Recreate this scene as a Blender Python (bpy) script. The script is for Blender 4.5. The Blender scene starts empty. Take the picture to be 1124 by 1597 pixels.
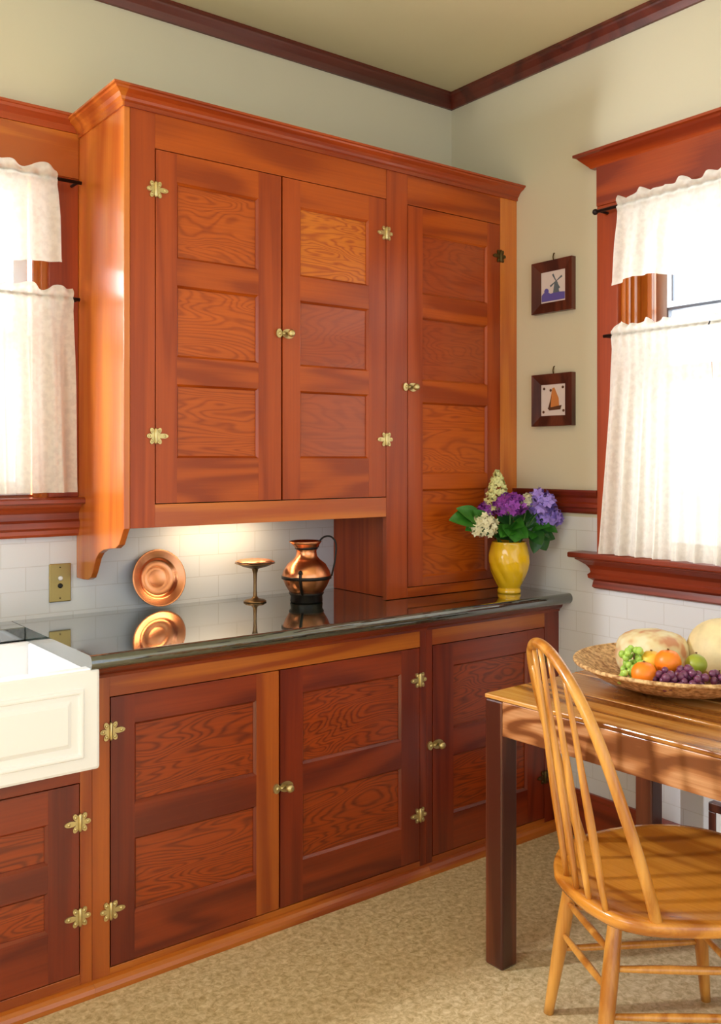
import bpy, bmesh, math, random
from mathutils import Vector, Matrix, noise
random.seed(7)
sc = bpy.context.scene
COL = sc.collection
pi = math.pi

# ------------------------------------------------------------------ camera, world, light, exposure
W, HH = 1124, 1597
F, TH, YH, HC = 1452.0, math.radians(52.654), 718.5, 1.4
CAM = (-2.76487, -2.97207, HC)
cd = bpy.data.cameras.new('camera'); cam = bpy.data.objects.new('camera', cd); COL.objects.link(cam)
cam.location = CAM
cam.rotation_euler = (pi/2, 0, TH - pi/2)
cd.sensor_fit = 'VERTICAL'; cd.sensor_height = 36.0
cd.lens = F/HH*36.0
cd.shift_y = (YH - HH/2)/HH * -1.0 * -1.0
cd.shift_y = -(HH/2 - YH)/HH
cd.clip_start = 0.05
sc.camera = cam

sc.view_settings.view_transform = 'Standard'; sc.view_settings.look = 'None'
sc.view_settings.gamma = 1.0; sc.view_settings.use_curve_mapping = False
sc.view_settings.exposure = 0.27
try:
    sc.cycles.use_denoising = True
    sc.cycles.max_bounces = 10; sc.cycles.diffuse_bounces = 5; sc.cycles.glossy_bounces = 4
    sc.cycles.transparent_max_bounces = 16
    sc.cycles.caustics_reflective = False; sc.cycles.caustics_refractive = False
    sc.cycles.sample_clamp_indirect = 6.0
except Exception:
    pass
WORLD_STRENGTH = 1.45
wd = bpy.data.worlds.new('daylight'); sc.world = wd; wd.use_nodes = True
bg = wd.node_tree.nodes['Background']; bg.inputs[0].default_value = (0.85, 0.93, 1.0, 1); bg.inputs[1].default_value = WORLD_STRENGTH

def area(name, loc, target, sx, sy, power, col):
    l = bpy.data.lights.new(name, 'AREA'); l.shape = 'RECTANGLE'; l.size = sx; l.size_y = sy
    l.energy = power; l.color = col
    o = bpy.data.objects.new(name, l); COL.objects.link(o); o.location = loc
    o.rotation_euler = (Vector(target)-Vector(loc)).to_track_quat('-Z', 'Y').to_euler()
    return o
# daylight coming through the windows of the room
area('daylight_left_window', (-4.75, -1.9, 1.9), (-1.0, -1.9, 0.9), 1.3, 1.3, 15, (0.95, 0.98, 1.0))
area('daylight_sink_window', (-3.35, 0.30, 1.90), (-1.3, -1.5, 0.5), 0.6, 0.8, 620, (0.98, 0.99, 1.0))
area('daylight_back_window', (-2.25, 0.42, 1.85), (-2.2, -2.0, 1.4), 1.0, 1.0, 17, (0.95, 0.98, 1.0))
area('daylight_right_window', (0.45, -1.35, 1.75), (-2.0, -1.6, 0.9), 0.9, 1.2, 17, (0.95, 0.98, 1.0))
def hx(h):
    h = h.lstrip('#'); c = [int(h[i:i+2], 16)/255 for i in (0, 2, 4)]
    return tuple(((v+0.055)/1.055)**2.4 if v > 0.04045 else v/12.92 for v in c) + (1,)

# ------------------------------------------------------------------ materials
def new_mat(name):
    m = bpy.data.materials.new(name); m.use_nodes = True
    nt = m.node_tree; b = nt.nodes['Principled BSDF']
    return m, nt, b
def N(nt, t, **kw):
    n = nt.nodes.new(t)
    for k, v in kw.items(): setattr(n, k, v)
    return n
def plain(name, col, rough=0.5, metal=0.0, coat=0.0, noise_amt=0.0, nscale=20.0, bump=0.0, spec=0.5):
    m, nt, b = new_mat(name); c = hx(col) if isinstance(col, str) else col
    b.inputs['Base Color'].default_value = c; b.inputs['Roughness'].default_value = rough
    b.inputs['Metallic'].default_value = metal; b.inputs['Coat Weight'].default_value = coat
    b.inputs['Specular IOR Level'].default_value = spec
    tc = N(nt, 'ShaderNodeTexCoord'); nz = N(nt, 'ShaderNodeTexNoise'); nz.inputs['Scale'].default_value = nscale
    nz.inputs['Detail'].default_value = 4
    nt.links.new(tc.outputs['Object'], nz.inputs['Vector'])
    mx = N(nt, 'ShaderNodeMix', data_type='RGBA', blend_type='MULTIPLY'); mx.inputs[0].default_value = noise_amt
    cr = N(nt, 'ShaderNodeValToRGB'); cr.color_ramp.elements[0].position = 0.3; cr.color_ramp.elements[1].position = 0.7
    cr.color_ramp.elements[0].color = (0.35, 0.35, 0.35, 1)
    nt.links.new(nz.outputs['Fac'], cr.inputs[0]); mx.inputs[6].default_value = c
    nt.links.new(cr.outputs[0], mx.inputs[7]); nt.links.new(mx.outputs[2], b.inputs['Base Color'])
    if bump:
        bp = N(nt, 'ShaderNodeBump'); bp.inputs['Strength'].default_value = bump; bp.inputs['Distance'].default_value = 0.004
        nt.links.new(nz.outputs['Fac'], bp.inputs['Height']); nt.links.new(bp.outputs[0], b.inputs['Normal'])
    return m
def wood(name, light, dark, axis='x', scale=5.0, stretch=0.25, lines=16.0, figure=0.8, rough=0.3, coat=0.25, mid=None, distort=0.4, spec=0.5, pw_=1.8, detail=1.6):
    m, nt, b = new_mat(name); L = nt.links
    tc = N(nt, 'ShaderNodeTexCoord'); oi = N(nt, 'ShaderNodeObjectInfo')
    ml = N(nt, 'ShaderNodeMath', operation='MULTIPLY'); ml.inputs[1].default_value = 37.0
    L.new(oi.outputs['Random'], ml.inputs[0])
    ad = N(nt, 'ShaderNodeVectorMath', operation='ADD'); L.new(tc.outputs['Object'], ad.inputs[0]); L.new(ml.outputs[0], ad.inputs[1])
    mp = N(nt, 'ShaderNodeMapping'); s = [1, 1, 1]; s['xyz'.index(axis)] = stretch; mp.inputs['Scale'].default_value = s
    L.new(ad.outputs[0], mp.inputs[0])
    n1 = N(nt, 'ShaderNodeTexNoise'); n1.inputs['Scale'].default_value = scale; n1.inputs['Detail'].default_value = detail
    n1.inputs['Roughness'].default_value = 0.45; n1.inputs['Distortion'].default_value = distort
    L.new(mp.outputs[0], n1.inputs['Vector'])
    m1 = N(nt, 'ShaderNodeMath', operation='MULTIPLY'); m1.inputs[1].default_value = lines*6.283/2
    L.new(n1.outputs['Fac'], m1.inputs[0])
    sn = N(nt, 'ShaderNodeMath', operation='SINE'); L.new(m1.outputs[0], sn.inputs[0])
    mr = N(nt, 'ShaderNodeMapRange'); mr.inputs[1].default_value = -1; mr.inputs[2].default_value = 1
    L.new(sn.outputs[0], mr.inputs[0])
    pw = N(nt, 'ShaderNodeMath', operation='POWER'); pw.inputs[1].default_value = pw_; L.new(mr.outputs[0], pw.inputs[0])
    # fine fibres
    mp2 = N(nt, 'ShaderNodeMapping'); s2 = [1, 1, 1]; s2['xyz'.index(axis)] = 0.03; mp2.inputs['Scale'].default_value = s2
    L.new(ad.outputs[0], mp2.inputs[0])
    n2 = N(nt, 'ShaderNodeTexNoise'); n2.inputs['Scale'].default_value = 160; n2.inputs['Detail'].default_value = 3
    L.new(mp2.outputs[0], n2.inputs['Vector'])
    n3 = N(nt, 'ShaderNodeTexNoise'); n3.inputs['Scale'].default_value = 2.2; n3.inputs['Detail'].default_value = 2
    L.new(mp.outputs[0], n3.inputs['Vector'])
    fm = N(nt, 'ShaderNodeMath', operation='MULTIPLY'); fm.inputs[1].default_value = figure; L.new(pw.outputs[0], fm.inputs[0])
    ff = N(nt, 'ShaderNodeMath', operation='MULTIPLY_ADD'); ff.inputs[1].default_value = 0.45; L.new(n2.outputs['Fac'], ff.inputs[0]); L.new(fm.outputs[0], ff.inputs[2])
    fg = N(nt, 'ShaderNodeMath', operation='MULTIPLY_ADD'); fg.inputs[1].default_value = 0.34; L.new(n3.outputs['Fac'], fg.inputs[0]); L.new(ff.outputs[0], fg.inputs[2])
    cr = N(nt, 'ShaderNodeValToRGB'); e = cr.color_ramp.elements
    e[0].position = 0.20; e[0].color = hx(light); e[1].position = 0.88; e[1].color = hx(dark)
    if mid: q = e.new(0.52); q.color = hx(mid)
    L.new(fg.outputs[0], cr.inputs[0]); L.new(cr.outputs[0], b.inputs['Base Color'])
    b.inputs['Roughness'].default_value = rough; b.inputs['Coat Weight'].default_value = coat; b.inputs['Coat Roughness'].default_value = 0.12
    b.inputs['Specular IOR Level'].default_value = spec
    bp = N(nt, 'ShaderNodeBump'); bp.inputs['Strength'].default_value = 0.06; bp.inputs['Distance'].default_value = 0.002
    L.new(ff.outputs[0], bp.inputs['Height']); L.new(bp.outputs[0], b.inputs['Normal'])
    return m
M = {}
# wall cabinets: orange-red fir
M['fir_v'] = wood('fir_vertical', '#ae4b14', '#88310a', 'z', 9, 0.05, 10, 0.35, 0.34, coat=0.1, spec=0.4)
M['fir_h'] = wood('fir_horizontal', '#b8540e', '#8c3505', 'x', 6, 0.12, 12, 0.5, 0.34, coat=0.1, spec=0.4)
M['fir_panel'] = wood('fir_panel', '#c05a10', '#863104', 'x', 6.5, 0.2, 66, 0.30, 0.32, distort=0.5, pw_=2.6, detail=2.6, coat=0.1, spec=0.4)
M['fir_panel_red'] = wood('fir_panel_red', '#a84814', '#7c2a0a', 'x', 6.5, 0.2, 60, 0.22, 0.3, distort=0.5, pw_=2.6, detail=2.6, coat=0.3)
M['fir_panel_gold'] = wood('fir_panel_gold', '#d47818', '#a04408', 'x', 7.5, 0.24, 56, 0.38, 0.34, distort=0.7, pw_=2.4, detail=3, coat=0.1)
M['fir_light'] = wood('fir_orange', '#cc7426', '#a84c14', 'x', 6, 0.10, 10, 0.5, 0.32)
M['fir_side'] = wood('fir_side', '#d27a2c', '#b4581e', 'z', 5, 0.10, 9, 0.45, 0.27, coat=0.5)
M['crown'] = wood('fir_crown', '#b04a18', '#822c0c', 'x', 5, 0.06, 8, 0.4, 0.3)
# base cabinets: deeper red
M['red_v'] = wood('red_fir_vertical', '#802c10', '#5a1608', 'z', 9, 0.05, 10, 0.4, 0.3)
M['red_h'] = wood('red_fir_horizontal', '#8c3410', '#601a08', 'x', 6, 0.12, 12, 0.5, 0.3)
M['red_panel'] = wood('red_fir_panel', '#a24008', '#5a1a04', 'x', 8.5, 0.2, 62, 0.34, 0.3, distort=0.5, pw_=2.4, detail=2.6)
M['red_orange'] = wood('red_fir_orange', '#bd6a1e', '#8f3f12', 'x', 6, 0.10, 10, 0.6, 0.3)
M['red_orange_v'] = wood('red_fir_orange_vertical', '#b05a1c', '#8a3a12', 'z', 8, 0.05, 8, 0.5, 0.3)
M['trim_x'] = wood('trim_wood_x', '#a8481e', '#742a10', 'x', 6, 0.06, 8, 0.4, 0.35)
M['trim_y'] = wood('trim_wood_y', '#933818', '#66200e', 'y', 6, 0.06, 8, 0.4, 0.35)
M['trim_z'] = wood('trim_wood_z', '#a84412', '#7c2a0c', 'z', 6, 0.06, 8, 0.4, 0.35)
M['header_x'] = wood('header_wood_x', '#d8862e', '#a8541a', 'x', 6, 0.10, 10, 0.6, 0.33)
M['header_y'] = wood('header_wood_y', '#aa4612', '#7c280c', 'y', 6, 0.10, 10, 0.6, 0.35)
M['jamb'] = wood('jamb_wood', '#c9701f', '#a1500f', 'z', 6, 0.06, 8, 0.4, 0.4)
M['ceiltrim'] = wood('ceiling_trim', '#6c2818', '#451208', 'x', 6, 0.06, 8, 0.4, 0.4)
M['table_top'] = wood('table_planks', '#e2b26c', '#7c4418', 'y', 6, 0.14, 12, 0.45, 0.26, coat=0.4, mid='#c08238')
M['table_apron'] = wood('table_apron', '#d2a074', '#74401e', 'y', 9, 0.3, 12, 0.6, 0.35, mid='#a86e42')
M['table_apron_x'] = wood('table_apron_short', '#8a5030', '#4c2413', 'x', 7, 0.2, 8, 0.7, 0.35)
M['table_leg'] = wood('table_leg', '#7c4226', '#42180b', 'z', 7, 0.08, 8, 0.6, 0.34)
M['oak'] = wood('golden_oak', '#dfa24c', '#a8661f', 'z', 10, 0.08, 7, 0.45, 0.3, coat=0.4)
M['oak_seat'] = wood('golden_oak_seat', '#dc9638', '#a8621a', 'y', 7, 0.12, 9, 0.55, 0.24, coat=0.6)
M['brass'] = plain('brass', '#d8c68c', 0.28, 0.85, 0.2, 0.3, 60)
M['brass_dark'] = plain('brass_dark', '#5c4a26', 0.35, 0.8)
M['plate_brass'] = plain('switch_plate', '#a9935a', 0.34, 0.75, 0.0, 0.15, 8)
M['dark'] = plain('dark_void', '#140805', 0.8)
M['black'] = plain('black_iron', '#18120f', 0.35, 0.4)
M['rod'] = plain('curtain_rod', '#241414', 0.4, 0.5)
M['copper'] = plain('copper', '#f2a474', 0.27, 1.0, 0.0, 0.25, 30)
M['copper_dark'] = plain('aged_copper', '#94744e', 0.35, 0.9, 0.0, 0.4, 40)
M['copper_bright'] = plain('hammered_copper', '#ffb88c', 0.42, 1.0, 0.0, 0.35, 90, 0.3)
M['porcelain'] = plain('fireclay', '#efeff0', 0.12, 0, 0.4)
M['yellow'] = plain('yellow_glaze', '#f7c41c', 0.16, 0, 0.6, 0.15, 25)
M['white_paint'] = plain('white_paint', '#e6e8ea', 0.45)
M['slate_edge'] = plain('grey_blue_edge', '#6b7886', 0.5)
M['picture_wood'] = wood('picture_frame_wood', '#6a3424', '#3c1710', 'z', 9, 0.1, 8, 0.5, 0.35)
M['ceiling'] = plain('ceiling_paint', '#d2c8a4', 0.8, noise_amt=0.04, nscale=3)
M['stem'] = plain('stem_green', '#3f6a26', 0.5)
M['leaf'] = plain('leaf_green', '#367a22', 0.4, noise_amt=0.5, nscale=40)
M['leaf_dark'] = plain('leaf_dark', '#2c5e26', 0.4, noise_amt=0.5, nscale=40)
M['petal_purple'] = plain('petal_purple', '#9a42b4', 0.6, noise_amt=0.35, nscale=60)
M['petal_lav'] = plain('petal_lavender', '#a48ae6', 0.6, noise_amt=0.3, nscale=60)
M['petal_cream'] = plain('petal_cream', '#ece6c0', 0.6, noise_amt=0.2, nscale=60)
M['petal_lime'] = plain('petal_lime', '#e6e6a4', 0.6, noise_amt=0.3, nscale=60)
M['orange'] = plain('orange_peel', '#ff8a1e', 0.4, noise_amt=0.12, nscale=70, bump=0.25)
M['peach'] = plain('peach_skin', '#ffcf4a', 0.5, noise_amt=0.25, nscale=14)
M['green_fruit'] = plain('green_pear', '#a3ae38', 0.4, noise_amt=0.4, nscale=20)
M['grape_green'] = plain('green_grape', '#a9cf5c', 0.2, coat=0.4)
M['grape_purple'] = plain('purple_grape', '#74385c', 0.35, coat=0.3, noise_amt=0.3, nscale=30)
M['melon'] = plain('melon_rind', '#ecd9a8', 0.55, noise_amt=0.3, nscale=26, bump=0.4)
M['stem_brown'] = plain('brown_stem', '#6a4a24', 0.7)

def granite():
    m, nt, b = new_mat('green_granite'); L = nt.links
    tc = N(nt, 'ShaderNodeTexCoord'); n = N(nt, 'ShaderNodeTexNoise'); n.inputs['Scale'].default_value = 220; n.inputs['Detail'].default_value = 3
    n2 = N(nt, 'ShaderNodeTexNoise'); n2.inputs['Scale'].default_value = 120; n2.inputs['Detail'].default_value = 5
    L.new(tc.outputs['Object'], n.inputs[0]); L.new(tc.outputs['Object'], n2.inputs[0])
    ad = N(nt, 'ShaderNodeMath', operation='MULTIPLY'); L.new(n.outputs['Fac'], ad.inputs[0]); L.new(n2.outputs['Fac'], ad.inputs[1])
    cr = N(nt, 'ShaderNodeValToRGB'); e = cr.color_ramp.elements
    e[0].position = 0.18; e[0].color = hx('#1a211d'); e[1].position = 0.42; e[1].color = hx('#465046')
    L.new(ad.outputs[0], cr.inputs[0]); L.new(cr.outputs[0], b.inputs['Base Color'])
    b.inputs['Roughness'].default_value = 0.07; b.inputs['Specular IOR Level'].default_value = 1.0; b.inputs['Coat Weight'].default_value = 1.0; b.inputs['Coat IOR'].default_value = 1.9
    b.inputs['Coat Roughness'].default_value = 0.04
    return m
M['granite'] = granite()
def floor_mat():
    m, nt, b = new_mat('linoleum'); L = nt.links
    tc = N(nt, 'ShaderNodeTexCoord'); n = N(nt, 'ShaderNodeTexNoise'); n.inputs['Scale'].default_value = 55; n.inputs['Detail'].default_value = 6; n.inputs['Roughness'].default_value = 0.7
    n.inputs['Distortion'].default_value = .5
    L.new(tc.outputs['Object'], n.inputs[0])
    cr = N(nt, 'ShaderNodeValToRGB'); e = cr.color_ramp.elements
    e[0].position = 0.34; e[0].color = hx('#aa9468'); e[1].position = 0.66; e[1].color = hx('#e4d4b0')
    q = e.new(0.5); q.color = hx('#ccb88e')
    L.new(n.outputs['Fac'], cr.inputs[0]); L.new(cr.outputs[0], b.inputs['Base Color'])
    b.inputs['Roughness'].default_value = 0.42; b.inputs['Specular IOR Level'].default_value = 0.35
    return m
M['floor'] = floor_mat()
def tile_mat(name, ax):
    m, nt, b = new_mat(name); L = nt.links
    tc = N(nt, 'ShaderNodeTexCoord'); sp = N(nt, 'ShaderNodeSeparateXYZ'); cb = N(nt, 'ShaderNodeCombineXYZ')
    L.new(tc.outputs['Object'], sp.inputs[0]); L.new(sp.outputs[ax], cb.inputs[0]); L.new(sp.outputs['Z'], cb.inputs[1])
    bk = N(nt, 'ShaderNodeTexBrick'); bk.inputs['Scale'].default_value = 1.0
    bk.inputs['Brick Width'].default_value = 0.152; bk.inputs['Row Height'].default_value = 0.076; bk.inputs['Mortar Size'].default_value = 0.0018
    bk.inputs['Mortar Smooth'].default_value = 0.4
    c = hx('#dcdde0'); bk.inputs['Color1'].default_value = c; bk.inputs['Color2'].default_value = c; bk.inputs['Mortar'].default_value = hx('#cfcece')
    L.new(cb.outputs[0], bk.inputs['Vector']); L.new(bk.outputs['Color'], b.inputs['Base Color'])
    b.inputs['Roughness'].default_value = 0.3
    bp = N(nt, 'ShaderNodeBump'); bp.invert = True; bp.inputs['Strength'].default_value = 0.2; bp.inputs['Distance'].default_value = 0.002
    L.new(bk.outputs['Fac'], bp.inputs['Height']); L.new(bp.outputs[0], b.inputs['Normal'])
    return m
M['tile_a'] = tile_mat('subway_tile_back', 'X'); M['tile_b'] = tile_mat('subway_tile_right', 'Y')
M['paint'] = plain('wall_paint', '#d4ceb6', 0.75, noise_amt=0.03, nscale=4)

def curtain_mat():
    m = bpy.data.materials.new('sheer_curtain'); m.use_nodes = True; nt = m.node_tree; L = nt.links
    nt.nodes.remove(nt.nodes['Principled BSDF']); out = nt.nodes['Material Output']
    df = N(nt, 'ShaderNodeBsdfDiffuse'); df.inputs[0].default_value = hx('#f2efe4')
    tl = N(nt, 'ShaderNodeBsdfTranslucent'); tl.inputs[0].default_value = hx('#f2efe4')
    tr = N(nt, 'ShaderNodeBsdfTransparent')
    m1 = N(nt, 'ShaderNodeMixShader'); m1.inputs[0].default_value = 0.42; L.new(df.outputs[0], m1.inputs[1]); L.new(tl.outputs[0], m1.inputs[2])
    tc = N(nt, 'ShaderNodeTexCoord'); nz = N(nt, 'ShaderNodeTexNoise'); nz.inputs['Scale'].default_value = 60; nz.inputs['Detail'].default_value = 2
    L.new(tc.outputs['Object'], nz.inputs[0])
    mr = N(nt, 'ShaderNodeMapRange'); mr.inputs[1].default_value = 0.42; mr.inputs[2].default_value = 0.62; mr.inputs[3].default_value = 0.10; mr.inputs[4].default_value = 0.18
    L.new(nz.outputs['Fac'], mr.inputs[0])
    lw = N(nt, 'ShaderNodeLayerWeight'); lw.inputs[0].default_value = 0.5
    iv = N(nt, 'ShaderNodeMath', operation='SUBTRACT'); iv.inputs[0].default_value = 1.25; L.new(lw.outputs['Facing'], iv.inputs[1])
    mm = N(nt, 'ShaderNodeMath', operation='MULTIPLY'); mm.use_clamp = True; L.new(iv.outputs[0], mm.inputs[0]); L.new(mr.outputs[0], mm.inputs[1])
    m2 = N(nt, 'ShaderNodeMixShader'); L.new(mm.outputs[0], m2.inputs[0]); L.new(m1.outputs[0], m2.inputs[1]); L.new(tr.outputs[0], m2.inputs[2])
    L.new(m2.outputs[0], out.inputs[0])
    return m
M['curtain'] = curtain_mat()
def glass_mat():
    m = bpy.data.materials.new('window_glass'); m.use_nodes = True; nt = m.node_tree; L = nt.links
    nt.nodes.remove(nt.nodes['Principled BSDF']); out = nt.nodes['Material Output']
    g = N(nt, 'ShaderNodeBsdfGlossy'); g.inputs['Roughness'].default_value = 0.02
    tr = N(nt, 'ShaderNodeBsdfTransparent'); fr = N(nt, 'ShaderNodeFresnel'); fr.inputs[0].default_value = 1.4
    mx = N(nt, 'ShaderNodeMixShader'); L.new(fr.outputs[0], mx.inputs[0]); L.new(tr.outputs[0], mx.inputs[1]); L.new(g.outputs[0], mx.inputs[2]); L.new(mx.outputs[0], out.inputs[0])
    return m
M['glass'] = glass_mat()
def wicker_mat():
    m, nt, b = new_mat('woven_reed'); L = nt.links
    tc = N(nt, 'ShaderNodeTexCoord'); w = N(nt, 'ShaderNodeTexNoise'); w.inputs['Scale'].default_value = 75; w.inputs['Detail'].default_value = 3
    L.new(tc.outputs['Object'], w.inputs[0])
    cr = N(nt, 'ShaderNodeValToRGB'); e = cr.color_ramp.elements
    e[0].position = 0.35; e[0].color = hx('#9a6a36'); e[1].position = 0.62; e[1].color = hx('#e6c088')
    L.new(w.outputs['Fac'], cr.inputs[0]); L.new(cr.outputs[0], b.inputs['Base Color']); b.inputs['Roughness'].default_value = 0.6
    bp = N(nt, 'ShaderNodeBump'); bp.inputs['Strength'].default_value = 0.5; bp.inputs['Distance'].default_value = 0.004
    L.new(w.outputs['Fac'], bp.inputs['Height']); L.new(bp.outputs[0], b.inputs['Normal'])
    return m
M['wicker'] = wicker_mat()
def rockmelon_mat():
    m, nt, b = new_mat('blotched_melon'); L = nt.links
    tc = N(nt, 'ShaderNodeTexCoord'); w = N(nt, 'ShaderNodeTexNoise'); w.inputs['Scale'].default_value = 16; w.inputs['Detail'].default_value = 2
    L.new(tc.outputs['Object'], w.inputs[0])
    cr = N(nt, 'ShaderNodeValToRGB'); e = cr.color_ramp.elements
    e[0].position = 0.42; e[0].color = hx('#e6dcb8'); e[1].position = 0.64; e[1].color = hx('#c98c62')
    q = e.new(0.52); q.color = hx('#ddcb9c')
    L.new(w.outputs['Fac'], cr.inputs[0]); L.new(cr.outputs[0], b.inputs['Base Color']); b.inputs['Roughness'].default_value = 0.5
    return m
M['melon2'] = rockmelon_mat()

# ------------------------------------------------------------------ mesh helpers
BASE = {}
class MB:
    def __init__(s): s.bm = bmesh.new(); s.uvm = None
    def _f(s, vs, mi=0, smooth=False):
        try:
            f = s.bm.faces.new(vs); f.material_index = mi; f.smooth = smooth; return f
        except ValueError: return None
    def box(s, x0, x1, y0, y1, z0, z1, mi=0):
        v = [s.bm.verts.new((x, y, z)) for x in (x0, x1) for y in (y0, y1) for z in (z0, z1)]
        for q in ((0,1,3,2), (4,6,7,5), (0,4,5,1), (2,3,7,6), (0,2,6,4), (1,5,7,3)):
            s._f([v[i] for i in q], mi)
        return s
    def prism(s, poly, axis, a, b, mi=0, smooth=False):
        # poly: 2-D points in the two other axes (order x,y,z without axis)
        def P(p, t):
            l = list(p); l.insert('xyz'.index(axis), t); return l
        A = [s.bm.verts.new(P(p, a)) for p in poly]; B = [s.bm.verts.new(P(p, b)) for p in poly]
        n = len(poly)
        for i in range(n): s._f([A[i], A[(i+1) % n], B[(i+1) % n], B[i]], mi, smooth)
        s._f(A[::-1], mi); s._f(B, mi); return s
    def lathe(s, prof, c=(0,0,0), seg=40, mi=0, axis='z', cap=True, mat=None, rf=None):
        rings = []
        for r, h in prof:
            ring = []
            for k in range(seg):
                a = 2*pi*k/seg; rr = r*(rf(a, h) if rf else 1)
                p = Vector((rr*math.cos(a), rr*math.sin(a), h))
                if mat is not None: p = mat @ p
                ring.append(s.bm.verts.new(p + Vector(c)))
            rings.append(ring)
        for i in range(len(rings)-1):
            for k in range(seg):
                s._f([rings[i][k], rings[i][(k+1) % seg], rings[i+1][(k+1) % seg], rings[i+1][k]], mi, True)
        if cap: s._f(rings[0][::-1], mi); s._f(rings[-1], mi)
        return s
    def tube(s, pts, rad, seg=12, mi=0, flat=1.0, up=None, closed=False):
        pts = [Vector(p) for p in pts]; n = len(pts)
        rr = rad if isinstance(rad, (list, tuple)) else [rad]*n
        rings = []; prev = None
        for i in range(n):
            t = (pts[min(i+1, n-1)]-pts[max(i-1, 0)]).normalized()
            ref = Vector(up) if up else (prev if prev is not None else (Vector((0,0,1)) if abs(t.z) < 0.9 else Vector((1,0,0))))
            a = (ref - t*ref.dot(t)).normalized(); b = t.cross(a); prev = a
            rings.append([s.bm.verts.new(pts[i] + (a*math.cos(2*pi*k/seg) + b*flat*math.sin(2*pi*k/seg))*rr[i]) for k in range(seg)])
        for i in range(n-1):
            for k in range(seg): s._f([rings[i][k], rings[i][(k+1) % seg], rings[i+1][(k+1) % seg], rings[i+1][k]], mi, True)
        s._f(rings[0][::-1], mi); s._f(rings[-1], mi); return s
    def ball(s, c, r, seg=20, mi=0, sx=1, sy=1, sz=1, fn=None, rot=None):
        rings = []; c = Vector(c); m = seg//2
        def pt(th, ph):
            d = Vector((math.sin(th)*math.cos(ph), math.sin(th)*math.sin(ph), math.cos(th)))
            k = fn(d) if fn else 1
            p = Vector((d.x*sx, d.y*sy, d.z*sz))*r*k
            if rot: p = rot @ p
            return p + c
        top = s.bm.verts.new(pt(0, 0)); bot = s.bm.verts.new(pt(pi, 0))
        for i in range(1, m): rings.append([s.bm.verts.new(pt(pi*i/m, 2*pi*k/seg)) for k in range(seg)])
        for k in range(seg):
            s._f([top, rings[0][k], rings[0][(k+1) % seg]], mi, True); s._f([rings[-1][k], bot, rings[-1][(k+1) % seg]], mi, True)
        for i in range(len(rings)-1):
            for k in range(seg): s._f([rings[i][k], rings[i+1][k], rings[i+1][(k+1) % seg], rings[i][(k+1) % seg]], mi, True)
        return s
    def grid(s, fn, nu, nv, mi=0, smooth=True):
        v = [[s.bm.verts.new(fn(i/nu, j/nv)) for j in range(nv+1)] for i in range(nu+1)]
        for i in range(nu):
            for j in range(nv): s._f([v[i][j], v[i+1][j], v[i+1][j+1], v[i][j+1]], mi, smooth)
        return s
    def build(s, name, mats, parent=None, bevel=0.0, base=None, weld=False):
        if not isinstance(mats, (list, tuple)): mats = [mats]
        if weld: bmesh.ops.remove_doubles(s.bm, verts=s.bm.verts, dist=1e-5)
        bmesh.ops.recalc_face_normals(s.bm, faces=s.bm.faces)
        b = Vector(base) if base is not None else (BASE.get(parent.name, Vector((0,0,0))) if parent else Vector((0,0,0)))
        if b.length > 0: bmesh.ops.translate(s.bm, verts=s.bm.verts, vec=-b)
        me = bpy.data.meshes.new(name); s.bm.to_mesh(me); s.bm.free()
        for m in mats: me.materials.append(M[m] if isinstance(m, str) else m)
        o = bpy.data.objects.new(name, me); COL.objects.link(o)
        if parent: o.parent = parent; BASE[o.name] = BASE.get(parent.name, Vector((0,0,0)))
        else: o.location = b; BASE[o.name] = b
        if bevel:
            bv = o.modifiers.new('bevel', 'BEVEL'); bv.width = bevel; bv.segments = 2; bv.limit_method = 'ANGLE'; bv.angle_limit = math.radians(40)
        return o
def thing(name, label, cat, loc=(0,0,0), group=None, rz=0.0, local=False):
    o = bpy.data.objects.new(name, None); COL.objects.link(o); o.location = loc; o.rotation_euler = (0,0,rz)
    o.empty_display_size = 0.05
    o['label'] = label; o['category'] = cat
    if group: o['group'] = group
    BASE[o.name] = Vector((0,0,0)) if local else Vector(loc)
    return o
def tag(o, label, cat, group=None):
    o['label'] = label; o['category'] = cat
    if group: o['group'] = group
    return o
def struct(o): o['kind'] = 'structure'; return o
def smooth_interp(pts, n):
    # catmull-rom through points (tuples of any dimension)
    P = [Vector(p) for p in pts]; out = []
    for i in range(len(P)-1):
        p0 = P[max(i-1, 0)]; p1 = P[i]; p2 = P[i+1]; p3 = P[min(i+2, len(P)-1)]
        for k in range(n):
            t = k/n
            out.append(0.5*((2*p1)+(p2-p0)*t+(2*p0-5*p1+4*p2-p3)*t*t+(3*p1-p0-3*p2+p3)*t**3))
    out.append(P[-1]); return out

# ------------------------------------------------------------------ the room
RX0, RY0, ZC = -4.7, -5.0, 2.976
struct(MB().box(RX0-.2, 0.24, RY0, .22, -0.08, 0).build('floor', 'floor'))
struct(MB().box(RX0-.2, 0.24, RY0, .22, ZC, ZC+0.1).build('ceiling', 'ceiling'))
# back wall (y = 0) with window opening
AX0, AX1, AZ0, AZ1 = -4.0, -1.755, 1.27, 2.33
b = MB()
b.box(RX0-.2, 0.24, 0, .2, 0, 1.19, 1)
b.box(RX0-.2, AX0, 0, .2, 1.19, ZC, 0); b.box(AX1, 0.24, 0, .2, 1.19, ZC, 0)
b.box(AX0, AX1, 0, .2, AZ1, ZC, 0); b.box(AX0, AX1, 0, .2, 1.19, AZ0, 0)
struct(b.build('wall_back', ['paint', 'tile_a']))
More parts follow.
